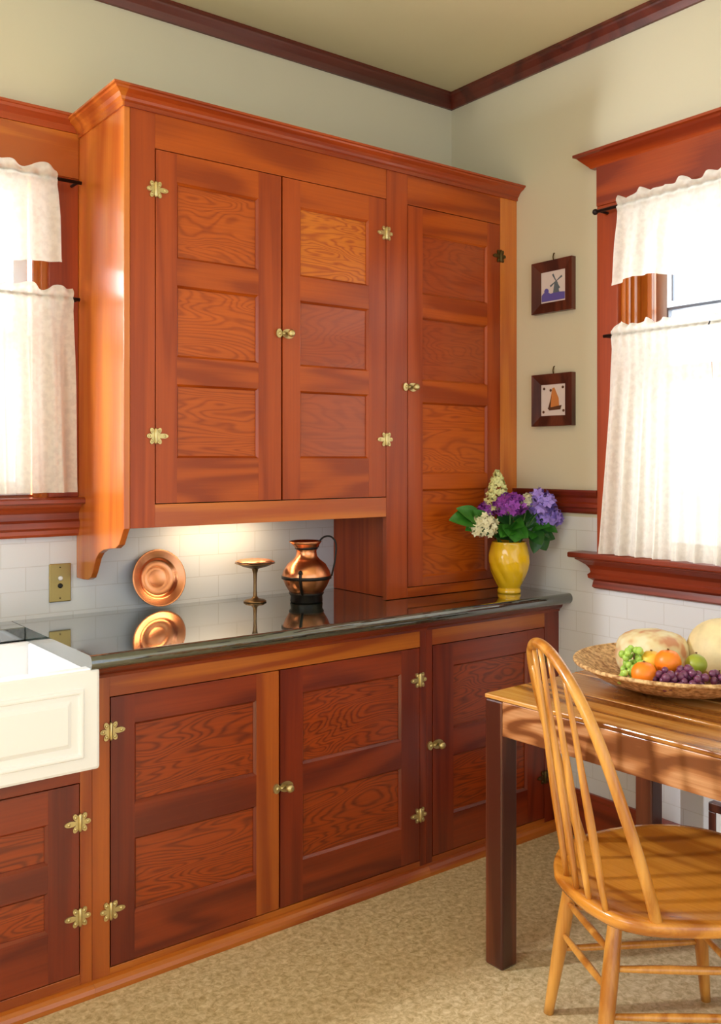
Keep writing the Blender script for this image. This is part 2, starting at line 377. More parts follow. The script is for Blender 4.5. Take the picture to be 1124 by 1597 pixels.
# right wall (x = 0) with window opening
BY0, BY1, BZ0, BZ1 = -1.80, -0.885, 1.05, 2.34
b = MB()
b.box(0, .2, RY0, 0, 0, BZ0, 1)
b.box(0, .2, BY1, 0, BZ0, 1.19, 1); b.box(0, .2, RY0, BY0, BZ0, 1.19, 1)
b.box(0, .2, BY1, 0, 1.19, ZC, 0); b.box(0, .2, RY0, BY0, 1.19, ZC, 0)
b.box(0, .2, BY0, BY1, BZ1, ZC, 0)
struct(b.build('wall_right', ['paint', 'tile_b']))
# left wall, behind the picture's left edge, with its window opening
b = MB()
b.box(RX0-.2, RX0, RY0, 0, 0, 1.2); b.box(RX0-.2, RX0, RY0, 0, 2.6, ZC)
b.box(RX0-.2, RX0, -1.1, 0, 1.2, 2.6); b.box(RX0-.2, RX0, RY0, -2.7, 1.2, 2.6)
struct(b.build('wall_left', 'paint'))
# ceiling mouldings
def mould_profile(d, h):   # small crown: (out, z) measured from wall/ceiling corner
    return [(0, 0), (0, -h), (d*.25, -h), (d*.35, -h*.8), (d*.45, -h*.62), (d*.75, -h*.3), (d*.82, -h*.2), (d, -h*.14), (d, 0)]
pr = [(-a, ZC+z) for a, z in mould_profile(.045, .058)]
struct(MB().prism(pr, 'x', RX0, 0).build('trim_1', 'ceiltrim'))
pr = [(-a, ZC+z) for a, z in mould_profile(.045, .058)]
struct(MB().prism(pr, 'y', RY0, 0).build('trim_2', 'ceiltrim'))
# chair rail on right wall
cr_ = [(0, 1.204), (-.012, 1.204), (-.016, 1.212), (-.016, 1.222), (-.022, 1.228), (-.022, 1.240), (-.016, 1.246), (-.016, 1.262), (-.024, 1.272), (-.028, 1.284), (-.028, 1.291), (0, 1.291)]
struct(MB().prism(cr_, 'y', -.798, -.384).build('trim_3', 'trim_y'))
# baseboard right wall
bb = [(0, 0), (-.02, 0), (-.02, .135), (-.016, .15), (-.018, .16), (-.012, .172), (0, .172)]
struct(MB().prism(bb, 'y', RY0, -.602).build('baseboard_right', 'trim_y'))

# ------------------------------------------------------------------ doors, hinges, latches
def leaf_poly(R, ext, sgn):
    pts = []
    for k in range(-18, 19):
        th = math.radians(k*5); r = R*(.36+.64*abs(math.cos(3*th))**.8)
        if abs(th) < math.radians(28): r *= 1+(ext-1)*math.cos(th*3.2)**2
        pts.append((sgn*(.003+r*math.cos(th)), r*math.sin(th)*1.05))
    return pts
def hinge(cx, yf, cz, parent, door_side=1, k=1.0):
    b = MB(); dk = -.1 < cx < -.08
    b.tube([(cx, yf-.005, cz-.024*k), (cx, yf-.005, cz-.019*k), (cx, yf-.005, cz+.019*k), (cx, yf-.005, cz+.024*k)], [.0028, .0052, .0052, .0028], 12)
    for sg in (-1, 1):
        ext = 1.45 if sg == door_side else 1.0
        poly = leaf_poly(.026*k, ext, sg)
        b.prism([(cx+x, cz+z) for x, z in poly], 'y', yf-.004, yf)
        for a in (-60, 0, 60):
            th = math.radians(a); r = .026*k*(.66 if a else .7*ext)
            b.ball((cx+sg*(.003+r*math.cos(th)), yf-.004, cz+r*math.sin(th)), .0045*k, 10, 0, 1, .6, 1)
    o = b.build('hinge', 'brass_dark' if dk else 'brass', parent)
    if dk: o['label'] = 'darkened brass hinge'
    return o
def latch(cx, yf, cz, parent, side=1):
    b = MB()
    body = [(cx+side*.004+.024*math.cos(t)*side+side*.018, cz+.0155*math.sin(t)) for t in [2*pi*i/24 for i in range(24)]]
    b.prism(body, 'y', yf-.005, yf)
    rot = Matrix.Rotation(pi/2, 3, 'X')
    b.lathe([(.005, 0), (.005, .012), (.011, .014), (.013, .021), (.010, .028), (.004, .030)], (cx+side*.022, yf-.004, cz), 18, 0, mat=rot)
    b.tube([(cx-side*.002, yf-.007, cz), (cx+side*.014, yf-.007, cz)], .004, 10)
    keep = [(cx-side*.013+.011*math.cos(t), cz+.0145*math.sin(t)) for t in [2*pi*i/20 for i in range(20)]]
    b.prism(keep, 'y', yf-.006, yf)
    b.ball((cx-side*.010, yf-.006, cz), .006, 12, 0, 1, .7, 1)
    return b.build('latch', 'brass', parent)
def panel_door(parent, x0, x1, z0, z1, px0, px1, panels, yf, mv, mh, mp, hinges=(), hx_=None, latches=(), t=.02, left_mat=None, right_mat=None):
    """frame-and-panel door whose front is the plane y = yf; panels = [(z0, z1)] bottom to top"""
    b = MB(); mats = [mv, mh, left_mat or mv, right_mat or mv]
    b.box(x0, px0, yf, yf+t, z0, z1, 2); b.box(px1, x1, yf, yf+t, z0, z1, 3)
    zs = [z0]
    for a, c in panels: zs += [a, c]
    zs.append(z1)
    for i in range(0, len(zs), 2): b.box(px0, px1, yf+.0004, yf+t, zs[i], zs[i+1], 1)
    c, d = .007, .008       # chamfered sticking round each opening
    for a, e in panels:
        b.prism([(yf+.0008, a), (yf+d, a+c), (yf+t, a+c), (yf+t, a)], 'x', px0, px1, 1)
        b.prism([(yf+.0008, e), (yf+d, e-c), (yf+t, e-c), (yf+t, e)], 'x', px0, px1, 1)
        b.prism([(px0, yf+.0008), (px0+c, yf+d), (px0+c, yf+t), (px0, yf+t)], 'z', a, e, 0)
        b.prism([(px1, yf+.0008), (px1-c, yf+d), (px1-c, yf+t), (px1, yf+t)], 'z', a, e, 0)
    dr = b.build('door', mats, parent)
    for a, e in panels:
        MB().box(px0+.0015, px1-.0015, yf+.0105, yf+.016, a+.0015, e-.0015).build('panel', mp[panels.index((a, e))] if isinstance(mp, (list, tuple)) else mp, dr)
    for (hxx, hz, side) in hinges: hinge(hxx, yf, hz, dr, side)
    for (lx, lz, side) in latches: latch(lx, yf, lz, dr, side)
    return dr
YU, YB = -.383, -.600
def crown_prof(yf, z0, z1, d):
    h = z1-z0
    return [(yf+.0, z0-.012), (yf-.006, z0-.012), (yf-.006, z0), (yf-d*.25, z0+h*.12), (yf-d*.32, z0+h*.3), (yf-d*.5, z0+h*.5), (yf-d*.8, z0+h*.68), (yf-d*.86, z0+h*.8), (yf-d, z0+h*.84), (yf-d, z1), (yf+.0, z1)]
# ---- wall cabinet with two doors
wc = thing('wall_cabinet', 'orange-red fir wall cabinet with two three-panel doors and scrolled side panel, above the counter', 'cabinet', (-1.16, -.19, 1.2))
XL = -1.661
# side panel with scrolled foot
prof = [(-.001, 2.45), (-.001, 1.019), (-.06, 1.019), (-.10, 1.022), (-.122, 1.030), (-.138, 1.048), (-.152, 1.070), (-.168, 1.095), (-.19, 1.113), (-.225, 1.126), (-.27, 1.133), (-.318, 1.138), (-.345, 1.150), (-.358, 1.168), (-.372, 1.188), (-.382, 1.20), (-.382, 2.45)]
MB().prism(prof, 'x', XL, XL+.02).build('side_panel', 'fir_side', wc, bevel=.002)
b = MB()
b.box(XL+.02, -.675, YU+.022, -.001, 1.215, 2.45)
b.build('carcass', 'dark', wc)
b = MB()   # face frame
b.box(XL+.0205, -1.563, YU, YU+.022, 1.20, 2.45, 0)
b.box(-1.563, -.6735, YU+.0002, YU+.022, 2.336, 2.45, 1)
b.box(-1.563, -.6735, YU+.0002, YU+.022, 1.20, 1.269, 2)
b.box(XL+.0205, -.6735, YU+.022, -.002, 1.2, 1.2145, 1)
b.build('face_frame', ['fir_v', 'fir_h', 'fir_light'], wc, bevel=.001)
PZ = [(1.408, 1.633), (1.715, 1.934), (2.015, 2.247)]
panel_door(wc, -1.560, -1.1175, 1.272, 2.333, -1.491, -1.203, PZ, YU, 'fir_v', 'fir_h', 'fir_panel', hinges=[(-1.5615, 2.212, 1), (-1.5615, 1.474, 1)])
panel_door(wc, -1.1105, -.6755, 1.272, 2.333, -1.042, -.752, PZ, YU, 'fir_v', 'fir_h', ['fir_panel_red', 'fir_panel_red', 'fir_panel_gold'], hinges=[(-.6745, 2.212, -1), (-.6745, 1.476, -1)], latches=[(-1.114, 1.818, 1)])
cp = crown_prof(YU, 2.452, 2.492, .048)
MB().prism(cp, 'x', XL-.001, -.6735).build('crown_molding', 'crown', wc)
# left return of the crown
cps = [(XL-(YU-y), z) for y, z in cp]
b = MB(); V = []
for (y, z) in cp:
    off = YU-y                      # how far the profile stands out
    V.append(((XL-off), YU-off, z))
A = [b.bm.verts.new(v) for v in V]; B = [b.bm.verts.new((v[0], -.03, v[2])) for v in V]
n = len(V)
for i in range(n-1): b._f([A[i], A[i+1], B[i+1], B[i]])
b._f(B)
b._f([A[0], A[-1], B[-1], B[0]])
# mitre block closing the front corner
A2 = [b.bm.verts.new(v) for v in V]; C2 = [b.bm.verts.new((XL-.001, v[1], v[2])) for v in V]
for i in range(n-1): b._f([A2[i], A2[i+1], C2[i+1], C2[i]])
b.build('crown_return', 'fir_light', wc)
# puck light under the cabinet
lt = thing('strip_light', 'slim warm strip lamp glowing under the wall cabinet, hidden behind its bottom rail', 'lamp', (-1.16, -.11, 1.199))
MB().box(-1.34, -.98, -.135, -.085, 1.1935, 1.1995).build('housing', 'brass', lt)
mL, ntl, bl = new_mat('lamp_lens'); bl.inputs['Emission Color'].default_value = hx('#ffd9a0'); bl.inputs['Emission Strength'].default_value = 6
MB().box(-1.33, -.99, -.128, -.092, 1.1915, 1.1935).build('lens', mL, lt)
pl = bpy.data.lights.new('strip_light_beam', 'AREA'); pl.shape = 'RECTANGLE'; pl.size = .34; pl.size_y = .04; pl.energy = 1.1; pl.color = (1.0, .74, .45)
plo = bpy.data.objects.new('strip_light_beam', pl); COL.objects.link(plo); plo.location = (-1.16, -.11, 1.190); plo.rotation_euler = (math.radians(14), 0, 0)

# ---- tall cupboard standing on the counter
tcb = thing('tall_cupboard', 'narrow tall fir cupboard with one four-panel door, standing on the counter in the corner', 'cabinet', (-.336, -.19, .9))
b = MB()
b.box(-.6725, -.574, YU, YU+.022, .9015, 2.45, 0)
b.box(-.0945, -.001, YU, YU+.022, .9015, 2.45, 2)
b.box(-.574, -.0945, YU+.0002, YU+.022, 2.333, 2.45, 1)
b.box(-.574, -.0945, YU+.0002, YU+.022, .9015, .937, 1)
b.build('face_frame', ['fir_v', 'fir_h', 'fir_side'], tcb, bevel=.001)
MB().box(-.630, -.612, YU+.0225, -.001, .9015, 2.45).build('side_panel', 'fir_v', tcb)
MB().box(-.6115, -.001, YU+.0225, -.001, .9015, 2.45).build('carcass', 'dark', tcb)
panel_door(tcb, -.5715, -.097, .940, 2.330, -.501, -.166, [(.971, 1.295), (1.349, 1.616), (1.694, 1.928), (2.013, 2.238)], YU, 'fir_v', 'fir_h', ['fir_panel', 'fir_panel', 'fir_panel_red', 'fir_panel_red'],
           hinges=[(-.0957, 2.207, -1), (-.0957, 1.10, -1)], latches=[(-.5735, 1.668, 1)])
MB().prism(cp, 'x', -.6735, -.001).build('crown_molding', 'crown', tcb)

# ---- base cabinets
BR, BF = .772, .060
def shoe(x0, x1, parent, m='red_orange'):
    b = MB(); pr = [(YB, 0.0005), (YB-.024, .0005), (YB-.024, .012), (YB-.020, .022), (YB-.012, .030), (YB-.002, .034), (YB, .034)]
    b.prism(pr, 'x', x0, x1); return b.build('shoe_molding', m, parent)
def cornice(x0, x1, parent):
    b = MB(); pr = [(YB+.0, .826), (YB-.004, .826), (YB-.006, .834), (YB-.016, .842), (YB-.02, .852), (YB-.026, .859), (YB+.0, .859)]
    b.prism(pr, 'x', x0, x1); return b.build('top_molding', 'red_h', parent)
bc = thing('base_cabinet', 'deep red fir base cabinet with two two-panel doors, next to the sink', 'cabinet', (-1.24, -.3, 0))
b = MB()
b.box(-1.841, -1.793, YB, YB+.022, .0005, .859, 3)
b.box(-.703, -.675, YB, YB+.022, .0005, .859, 0)
b.box(-1.793, -.703, YB+.0002, YB+.022, BR, .859, 1)
b.box(-1.793, -.703, YB+.0002, YB+.022, .0005, .0515, 1)
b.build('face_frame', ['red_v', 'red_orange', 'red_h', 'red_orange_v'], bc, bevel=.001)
MB().box(-1.841, -.675, YB+.0225, -.002, .0005, .859).build('carcass', 'dark', bc)
BP = [(.178, .380), (.471, .692)]
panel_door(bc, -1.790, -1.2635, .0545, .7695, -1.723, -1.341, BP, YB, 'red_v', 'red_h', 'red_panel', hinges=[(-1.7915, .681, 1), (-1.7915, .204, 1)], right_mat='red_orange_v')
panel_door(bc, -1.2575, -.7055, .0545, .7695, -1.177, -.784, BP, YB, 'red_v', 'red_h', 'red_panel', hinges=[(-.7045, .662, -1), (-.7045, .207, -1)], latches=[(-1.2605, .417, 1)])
shoe(-1.841, -.675, bc); cornice(-1.841, -.675, bc)
b2 = thing('base_cabinet', 'deep red fir base cabinet with a single two-panel door, in the corner behind the table', 'cabinet', (-.34, -.3, 0))
b = MB()
b.box(-.6745, -.6475, YB, YB+.022, .0005, .859, 0)
b.box(-.0815, -.001, YB, YB+.022, .0005, .859, 0)
b.box(-.6475, -.0815, YB+.0002, YB+.022, BR, .859, 1)
b.box(-.6475, -.0815, YB+.0002, YB+.022, .0005, .0515, 1)
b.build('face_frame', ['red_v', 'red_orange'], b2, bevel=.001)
MB().box(-.6745, -.001, YB+.0225, -.002, .0005, .859).build('carcass', 'dark', b2)
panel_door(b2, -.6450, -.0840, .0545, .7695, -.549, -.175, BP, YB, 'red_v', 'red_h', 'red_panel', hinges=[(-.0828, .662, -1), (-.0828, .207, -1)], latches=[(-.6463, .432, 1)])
shoe(-.6745, -.026, b2); cornice(-.6745, -.001, b2)
# sink base
sb = thing('sink_cabinet', 'fir sink cabinet with a recessed two-panel door below the white apron sink', 'cabinet', (-2.3, -.3, 0))
b = MB()
b.box(-1.8735, -1.8415, YB, YB+.022, .0005, .604, 3)
b.box(-2.75, -1.8735, YB+.0002, YB+.022, .5605, .604, 1)
b.box(-2.75, -1.8735, YB+.0002, YB+.022, .0005, .0605, 2)
b.box(-2.75, -2.40, YB, YB+.022, .0605, .5605, 0)
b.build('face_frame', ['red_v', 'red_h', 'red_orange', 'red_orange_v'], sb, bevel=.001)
MB().box(-2.75, -1.8415, YB+.0225, -.002, .0005, .604).build('carcass', 'dark', sb)
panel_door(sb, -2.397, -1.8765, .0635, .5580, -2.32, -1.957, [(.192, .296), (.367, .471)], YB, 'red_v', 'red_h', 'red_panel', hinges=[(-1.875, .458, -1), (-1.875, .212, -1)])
shoe(-2.75, -1.8415, sb)

# ---- counter
def bull(y1, z0, z1, yf):
    h = z1-z0; pts = [(y1, z0), (y1, z1)]
    for k in range(25):
        a = pi/2 + pi*k/24; pts.append((yf + h/2*.9 + math.cos(a)*h/2*.9, (z0+z1)/2 + math.sin(a)*h/2))
    return pts
b = MB()
poly = bull(-.001, .8605, .900, -.667)
b.prism(poly, 'x', -1.868, -.0005)
ct = b.build('countertop', 'granite', base=(-.93, -.33, .8605))
for p in ct.data.polygons: pass
tag(ct, 'polished dark green granite countertop with rounded front edge, running from the sink to the corner', 'countertop')
b = MB(); b.box(-2.75, -1.8685, -.135, -.001, .8605, .900)
lg = tag(b.build('sink_ledge', 'granite', base=(-2.3, -.07, .8605), bevel=.002), 'narrow dark granite ledge behind the white sink, under the left window', 'ledge')

# ---- apron sink
sk = thing('farmhouse_sink', 'white fireclay apron sink with raised panel front, at the left edge', 'sink', (-2.3, -.4, .605))
x0, x1, y0, y1, zt, zb = -2.75, -1.8425, -.66, -.137, .8595, .606
b = MB()
b.box(x0, x1, y0, y0+.045, zb, zt+.008)
b.box(x0, x1, y1-.03, y1, zb, zt); b.box(x1-.03, x1, y0+.045, y1-.03, zb, zt); b.box(x0, x0+.03, y0+.045, y1-.03, zb, zt)
b.box(x0+.03, x1-.03, y0+.045, y1-.03, zb, zb+.05)
b.build('basin', 'porcelain', sk, bevel=.009)
b = MB()   # raised moulding frame on the apron
def frustum(b, xa, xb, za, zc, y, w, d):
    o = [b.bm.verts.new(p) for p in ((xa, y+.003, za), (xb, y+.003, za), (xb, y+.003, zc), (xa, y+.003, zc))]
    i = [b.bm.verts.new(p) for p in ((xa+w, y-d, za+w), (xb-w, y-d, za+w), (xb-w, y-d, zc-w), (xa+w, y-d, zc-w))]
    for k in range(4): b._f([o[k], o[(k+1) % 4], i[(k+1) % 4], i[k]])
    b._f(i); b._f(o[::-1])
def frame_ring(b, xa, xb, za, zc, w, y, d):
    prof = [(0, -.003), (w*.3, d), (w*.7, d), (w, -.003)]
    rings = []
    for q, dd in prof:
        rings.append([b.bm.verts.new(p) for p in ((xa+q, y-dd, za+q), (xb-q, y-dd, za+q), (xb-q, y-dd, zc-q), (xa+q, y-dd, zc-q))])
    for j in range(3):
        for k in range(4): b._f([rings[j][k], rings[j][(k+1) % 4], rings[j+1][(k+1) % 4], rings[j+1][k]])
    for k in range(4): b._f([rings[3][k], rings[3][(k+1) % 4], rings[0][(k+1) % 4], rings[0][k]])
frame_ring(b, -2.70, -1.884, .640, .822, .018, y0, .008)
b.build('apron_frame', 'porcelain', sk, bevel=.002)
b = MB(); frustum(b, -2.662, -1.915, .670, .798, y0, .016, .009)
b.build('apron_panel', 'porcelain', sk, bevel=.002)

# ------------------------------------------------------------------ windows
def box_trim(b, *a): b.box(*a)
# window 1: in the back wall
w1 = struct(bpy.data.objects.new('window_1', None)); COL.objects.link(w1); BASE['window_1'] = Vector((0,0,0))
b = MB(); b.box(AX1-.002, -1.6615, -.022, 0, 1.283, 2.31); b.box(AX0-.10, AX0+.002, -.022, 0, 1.283, 2.31)
b.build('window_casing', 'trim_z', w1, bevel=.002)
b = MB(); b.box(AX0-.10, -1.6615, -.026, 0, 2.31, 2.455)
b.build('window_head', 'header_x', w1, bevel=.002)
wp = [(0, 2.455), (-.030, 2.455), (-.034, 2.462), (-.040, 2.472), (-.058, 2.486), (-.062, 2.494), (-.066, 2.496), (-.066, 2.504), (0, 2.504)]
MB().prism(wp, 'x', AX0-.13, -1.6615).build('window_cap', 'crown', w1)
b = MB(); b.prism([(.0, 1.262), (-.075, 1.262), (-.082, 1.267), (-.082, 1.277), (-.075, 1.283), (.06, 1.283), (.06, 1.262)], 'x', AX0-.12, -1.6615)
b.build('window_sill', 'trim_x', w1)
MB().prism([(0, 1.158), (-.020, 1.158), (-.024, 1.166), (-.024, 1.178), (-.032, 1.186), (-.032, 1.204), (-.024, 1.212), (-.024, 1.232), (-.036, 1.246), (-.048, 1.254), (-.05, 1.262), (0, 1.262)], 'x', AX0-.10, -1.6615).build('window_apron', 'trim_x', w1)
def jambs_x(parent):
    b = MB(); b.box(AX1, AX1-.018, 0, .2, AZ0, AZ1); b.box(AX0, AX0+.018, 0, .2, AZ0, AZ1); b.box(AX0, AX1, 0, .2, AZ1-.018, AZ1); b.box(AX0, AX1, .06, .2, AZ0, AZ0+.02)
    b.box(AX1-.018, AX1-.034, .03, .045, AZ0, AZ1)
    b.build('window_jamb', 'jamb', parent)
jambs_x(w1)
def sash_x(x0, x1, y, z0, z1, parent, w=.045, mat='jamb', t=.03):
    b = MB(); b.box(x0, x0+w, y, y+t, z0, z1); b.box(x1-w, x1, y, y+t, z0, z1); b.box(x0+w, x1-w, y, y+t, z0, z0+w); b.box(x0+w, x1-w, y, y+t, z1-w, z1)
    s = b.build('window_sash', mat, parent, bevel=.002)
    MB().box(x0+w, x1-w, y+t/2-.002, y+t/2+.002, z0+w, z1-w).build('pane', 'glass', s)
sash_x(-2.82, AX1-.036, .05, AZ0+.02, 1.80, w1, mat='white_paint')
sash_x(-2.82, AX1-.036, .085, 1.77, AZ1-.018, w1, mat='white_paint')
MB().box(-2.90, -2.82, -.01, .2, AZ0+.02, AZ1-.018).build('mullion', 'jamb', w1)
sash_x(AX0+.018, -2.90, .05, AZ0+.02, 1.80, w1, mat='white_paint')
sash_x(AX0+.018, -2.90, .085, 1.77, AZ1-.018, w1, mat='white_paint')
# window 2: in the right wall
w2 = struct(bpy.data.objects.new('window_2', None)); COL.objects.link(w2); BASE['window_2'] = Vector((0,0,0))
b = MB(); b.box(-.022, 0, BY1-.002, -.797, 1.066, 2.325); b.box(-.022, 0, BY0-.09, BY0+.002, 1.066, 2.325)
b.build('window_casing', 'trim_z', w2, bevel=.002)
MB().box(-.026, 0, BY0-.09, -.797, 2.325, 2.47).build('window_head', 'header_y', w2, bevel=.002)
# cap with returned end
b = MB()
wpy = [(0, 2.468), (.026, 2.468), (.030, 2.474), (.038, 2.482), (.056, 2.500), (.062, 2.508), (.072, 2.511), (.072, 2.520), (0, 2.520)]
A = [b.bm.verts.new((-o, -.797+o, z)) for o, z in wpy]; B = [b.bm.verts.new((-o, BY0-.09, z)) for o, z in wpy]
C_ = [b.bm.verts.new((0, -.797+o, z)) for o, z in wpy]
for i in range(len(wpy)): b._f([A[i], A[(i+1) % len(wpy)], B[(i+1) % len(wpy)], B[i]])
for i in range(len(wpy)-1): b._f([A[i], A[i+1], C_[i+1], C_[i]])
b._f(B)
b.build('window_cap', 'header_y', w2, weld=True)
# stool and moulded apron with returned end
b = MB()
b.box(-.088, 0, BY0-.13, -.712, 1.046, 1.066); b.box(0, .06, BY0, BY1, 1.046, 1.066)
b.build('window_sill', 'trim_y', w2, bevel=.005)
ap = [(.0, .934), (.018, .934), (.024, .940), (.022, .952), (.020, .962), (.034, .972), (.036, .984), (.028, .992), (.030, 1.006), (.040, 1.020), (.058, 1.034), (.068, 1.040), (.068, 1.046), (0, 1.046)]
b = MB()
A = [b.bm.verts.new((-o, -.800+o, z)) for o, z in ap]; B = [b.bm.verts.new((-o, BY0-.10, z)) for o, z in ap]; C_ = [b.bm.verts.new((0, -.800+o, z)) for o, z in ap]
for i in range(len(ap)): b._f([A[i], A[(i+1) % len(ap)], B[(i+1) % len(ap)], B[i]])
for i in range(len(ap)-1): b._f([A[i], A[i+1], C_[i+1], C_[i]])
b._f(B)
b.build('window_apron', 'trim_y', w2, weld=True)
b = MB(); b.box(0, .2, BY1-.018, BY1, BZ0, BZ1); b.box(0, .2, BY0, BY0+.018, BZ0, BZ1); b.box(0, .2, BY0, BY1, BZ1-.018, BZ1); b.box(.06, .2, BY0, BY1, BZ0, BZ0+.02)
b.box(.035, .05, BY1-.034, BY1-.018, BZ0, BZ1); b.box(.012, .022, BY1-.026, BY1-.018, BZ0, BZ1)
b.build('window_jamb', 'jamb', w2)
def sash_y(y0, y1, x, z0, z1, parent, w=.045, mat='jamb', t=.03):
    b = MB(); b.box(x, x+t, y0, y0+w, z0, z1); b.box(x, x+t, y1-w, y1, z0, z1); b.box(x, x+t, y0+w, y1-w, z0, z0+w); b.box(x, x+t, y0+w, y1-w, z1-w, z1)
    s = b.build('window_sash', mat, parent, bevel=.002)
    MB().box(x+t/2-.002, x+t/2+.002, y0+w, y1-w, z0+w, z1-w).build('pane', 'glass', s)
sash_y(BY0+.018, BY1-.02, .055, BZ0+.02, 1.72, w2)
sash_y(BY0+.018, BY1-.02, .09, 1.69, BZ1-.018, w2)
b = MB(); b.box(.17, .20, BY1-.075, BY1-.018, BZ0+.02, BZ1-.018); b.box(.17, .20, BY0+.018, BY0+.075, BZ0+.02, BZ1-.018)
b.box(.17, .2, BY0+.075, BY1-.075, BZ1-.07, BZ1-.018)
b.build('storm_frame', 'white_paint', w2)
b = MB(); b.box(.168, .19, BY1-.082, BY1-.075, BZ0+.02, 1.955); b.box(.168, .19, BY0+.075, BY1-.082, 1.945, 1.955); b.box(.18, .19, BY1-.092, BY1-.087, 1.98, BZ1-.07)
b.build('storm_edge', 'slate_edge', w2)

# ------------------------------------------------------------------ curtains
def curtain(name, P, s0, s1, ztop, zrod, zbot, parent, folds, flare=(0, 0), amp=.014, ruff=.012, scallop=0.0, seed=0, bot_slope=0.0):
    """P(s, out, z) -> world point. Sheet gathered on a rod at zrod, with a ruffle above and folds below"""
    rnd = random.Random(seed)
    ph = [rnd.uniform(0, 6.28) for _ in range(6)]; L = s1-s0; nu = int(L*260); nv = 46
    def fn(u, v):
        # v: 0 top of ruffle, .1 rod, 1 bottom
        if v < .12:
            t = v/.12; z = ztop + (zrod-ztop)*t; hgt = 1-t
            z += hgt*(.006*math.sin(u*folds*7.1+ph[0])+.007*math.sin(u*folds*4.3+ph[1]))
            a = .006*math.sin(u*folds*12+ph[2])*(.4+hgt)
            s = s0 + u*L
            return P(s, a+.006+.012*math.sin(pi*min(1,t*1.0)), z)
        t = (v-.12)/.88; zb = zbot + bot_slope*u
        if scallop: zb += scallop*abs(math.sin(u*pi*L/.30+.35))
        z = zrod + (zb-zrod)*t
        sa = s0 + flare[0]*t; sb = s1 + flare[1]*t
        s = sa + u*(sb-sa)
        g = max(0.0, 1-t*6)
        a = .006*math.sin(u*folds*12+ph[2])*g + .010*max(0, 1-t*16)*1.0 + .008
        k = min(1, t*2.2)
        a += amp*k*(math.sin(u*folds*2*pi+ph[3]+.8*math.sin(t*2+ph[4])) + .45*math.sin(u*folds*2*pi*2.3+ph[5]))
        s += .35*amp*k*math.cos(u*folds*2*pi+ph[3])
        # hem
        if t > .965: a += .002
        return P(s, a, z)
    b = MB(); b.grid(fn, nu, nv); o = b.build(name, 'curtain', parent)
    return o
def rod(parent, p0, p1, r=.006):
    b = MB(); b.tube([p0, p1], r, 12); 
    for p in (p0, p1): b.ball(p, r*1.9, 12)
    return b.build('rod', 'rod', parent)
XC, YC_ = -.07, -.075
PB = lambda s, a, z: Vector((XC - a, s, z))     # window 2: s = y
PA = lambda s, a, z: Vector((s, YC_ - a, z))     # window 1: s = x
# right window valance and tiers (s runs from the corner side towards the camera)
t = thing('curtain_valance', 'gathered sheer lace valance across the top of the right window', 'curtain', (XC, -1.35, 2.0))
def PBn(s, a, z): return Vector((XC - a, -s, z))
curtain('fabric', PBn, .934, 1.80, 2.322, 2.288, 2.004, t, 9, flare=(-.026, .01), amp=.011, scallop=.03, seed=3)
b = MB(); b.tube([(XC, -.83, 2.292), (XC, -1.86, 2.292)], .006, 12); b.tube([(XC, -.845, 2.292), (0.0, -.845, 2.292)], .005, 10); b.tube([(XC, -1.86, 2.292), (0.0, -1.86, 2.292)], .005, 10); b.ball((XC, -.828, 2.292), .011, 12)
b.build('rod', 'rod', t)
t = thing('curtain_tier', 'sheer lace café curtain on the lower right window, its half next to the corner', 'curtain', (XC, -1.1, 1.07))
curtain('fabric', PBn, .905, 1.287, 1.875, 1.840, 1.070, t, 6, flare=(-.06, .004), amp=.013, seed=5)
MB().tube([(XC, -.865, 1.842), (XC, -1.2835, 1.842)], .006, 12).build('rod', 'rod', t)
MB().tube([(XC, -.868, 1.842), (-.022, -.868, 1.842)], .005, 10).build('rod_bracket', 'rod', t)
t = thing('curtain_tier', 'sheer lace café curtain on the lower right window, cut off by the right edge', 'curtain', (XC, -1.55, 1.07))
curtain('fabric', PBn, 1.292, 1.80, 1.875, 1.840, 1.070, t, 7, flare=(.004, .0), amp=.013, seed=9)
MB().tube([(XC, -1.286, 1.842), (XC, -1.84, 1.842)], .006, 12).build('rod', 'rod', t)
MB().tube([(XC, -1.836, 1.842), (-.022, -1.836, 1.842)], .005, 10).build('rod_bracket', 'rod', t)
# left window
t = thing('curtain_valance', 'gathered sheer lace valance across the top of the left window', 'curtain', (-2.2, YC_, 2.0))
curtain('fabric', PA, -2.80, -1.752, 2.315, 2.280, 2.000, t, 10, flare=(0, .006), amp=.011, scallop=.02, seed=12)
b = MB(); b.tube([(-2.86, YC_, 2.284), (-1.672, YC_, 2.284)], .006, 12); b.tube([(-1.685, YC_, 2.284), (-1.685, -.022, 2.284)], .005, 10); b.tube([(-2.85, YC_, 2.284), (-2.85, -.022, 2.284)], .005, 10)
b.build('rod', 'rod', t)
t = thing('curtain_tier', 'sheer lace café curtain covering the lower left window, beside the wall cabinet', 'curtain', (-2.0, YC_, 1.29))
curtain('fabric', PA, -2.28, -1.703, 1.943, 1.910, 1.300, t, 7, flare=(0, .012), amp=.013, seed=14)
b = MB(); b.tube([(-2.30, YC_, 1.912), (-1.678, YC_, 1.912)], .006, 12); b.tube([(-1.684, YC_, 1.912), (-1.684, -.022, 1.912)], .005, 10); b.build('rod', 'rod', t)

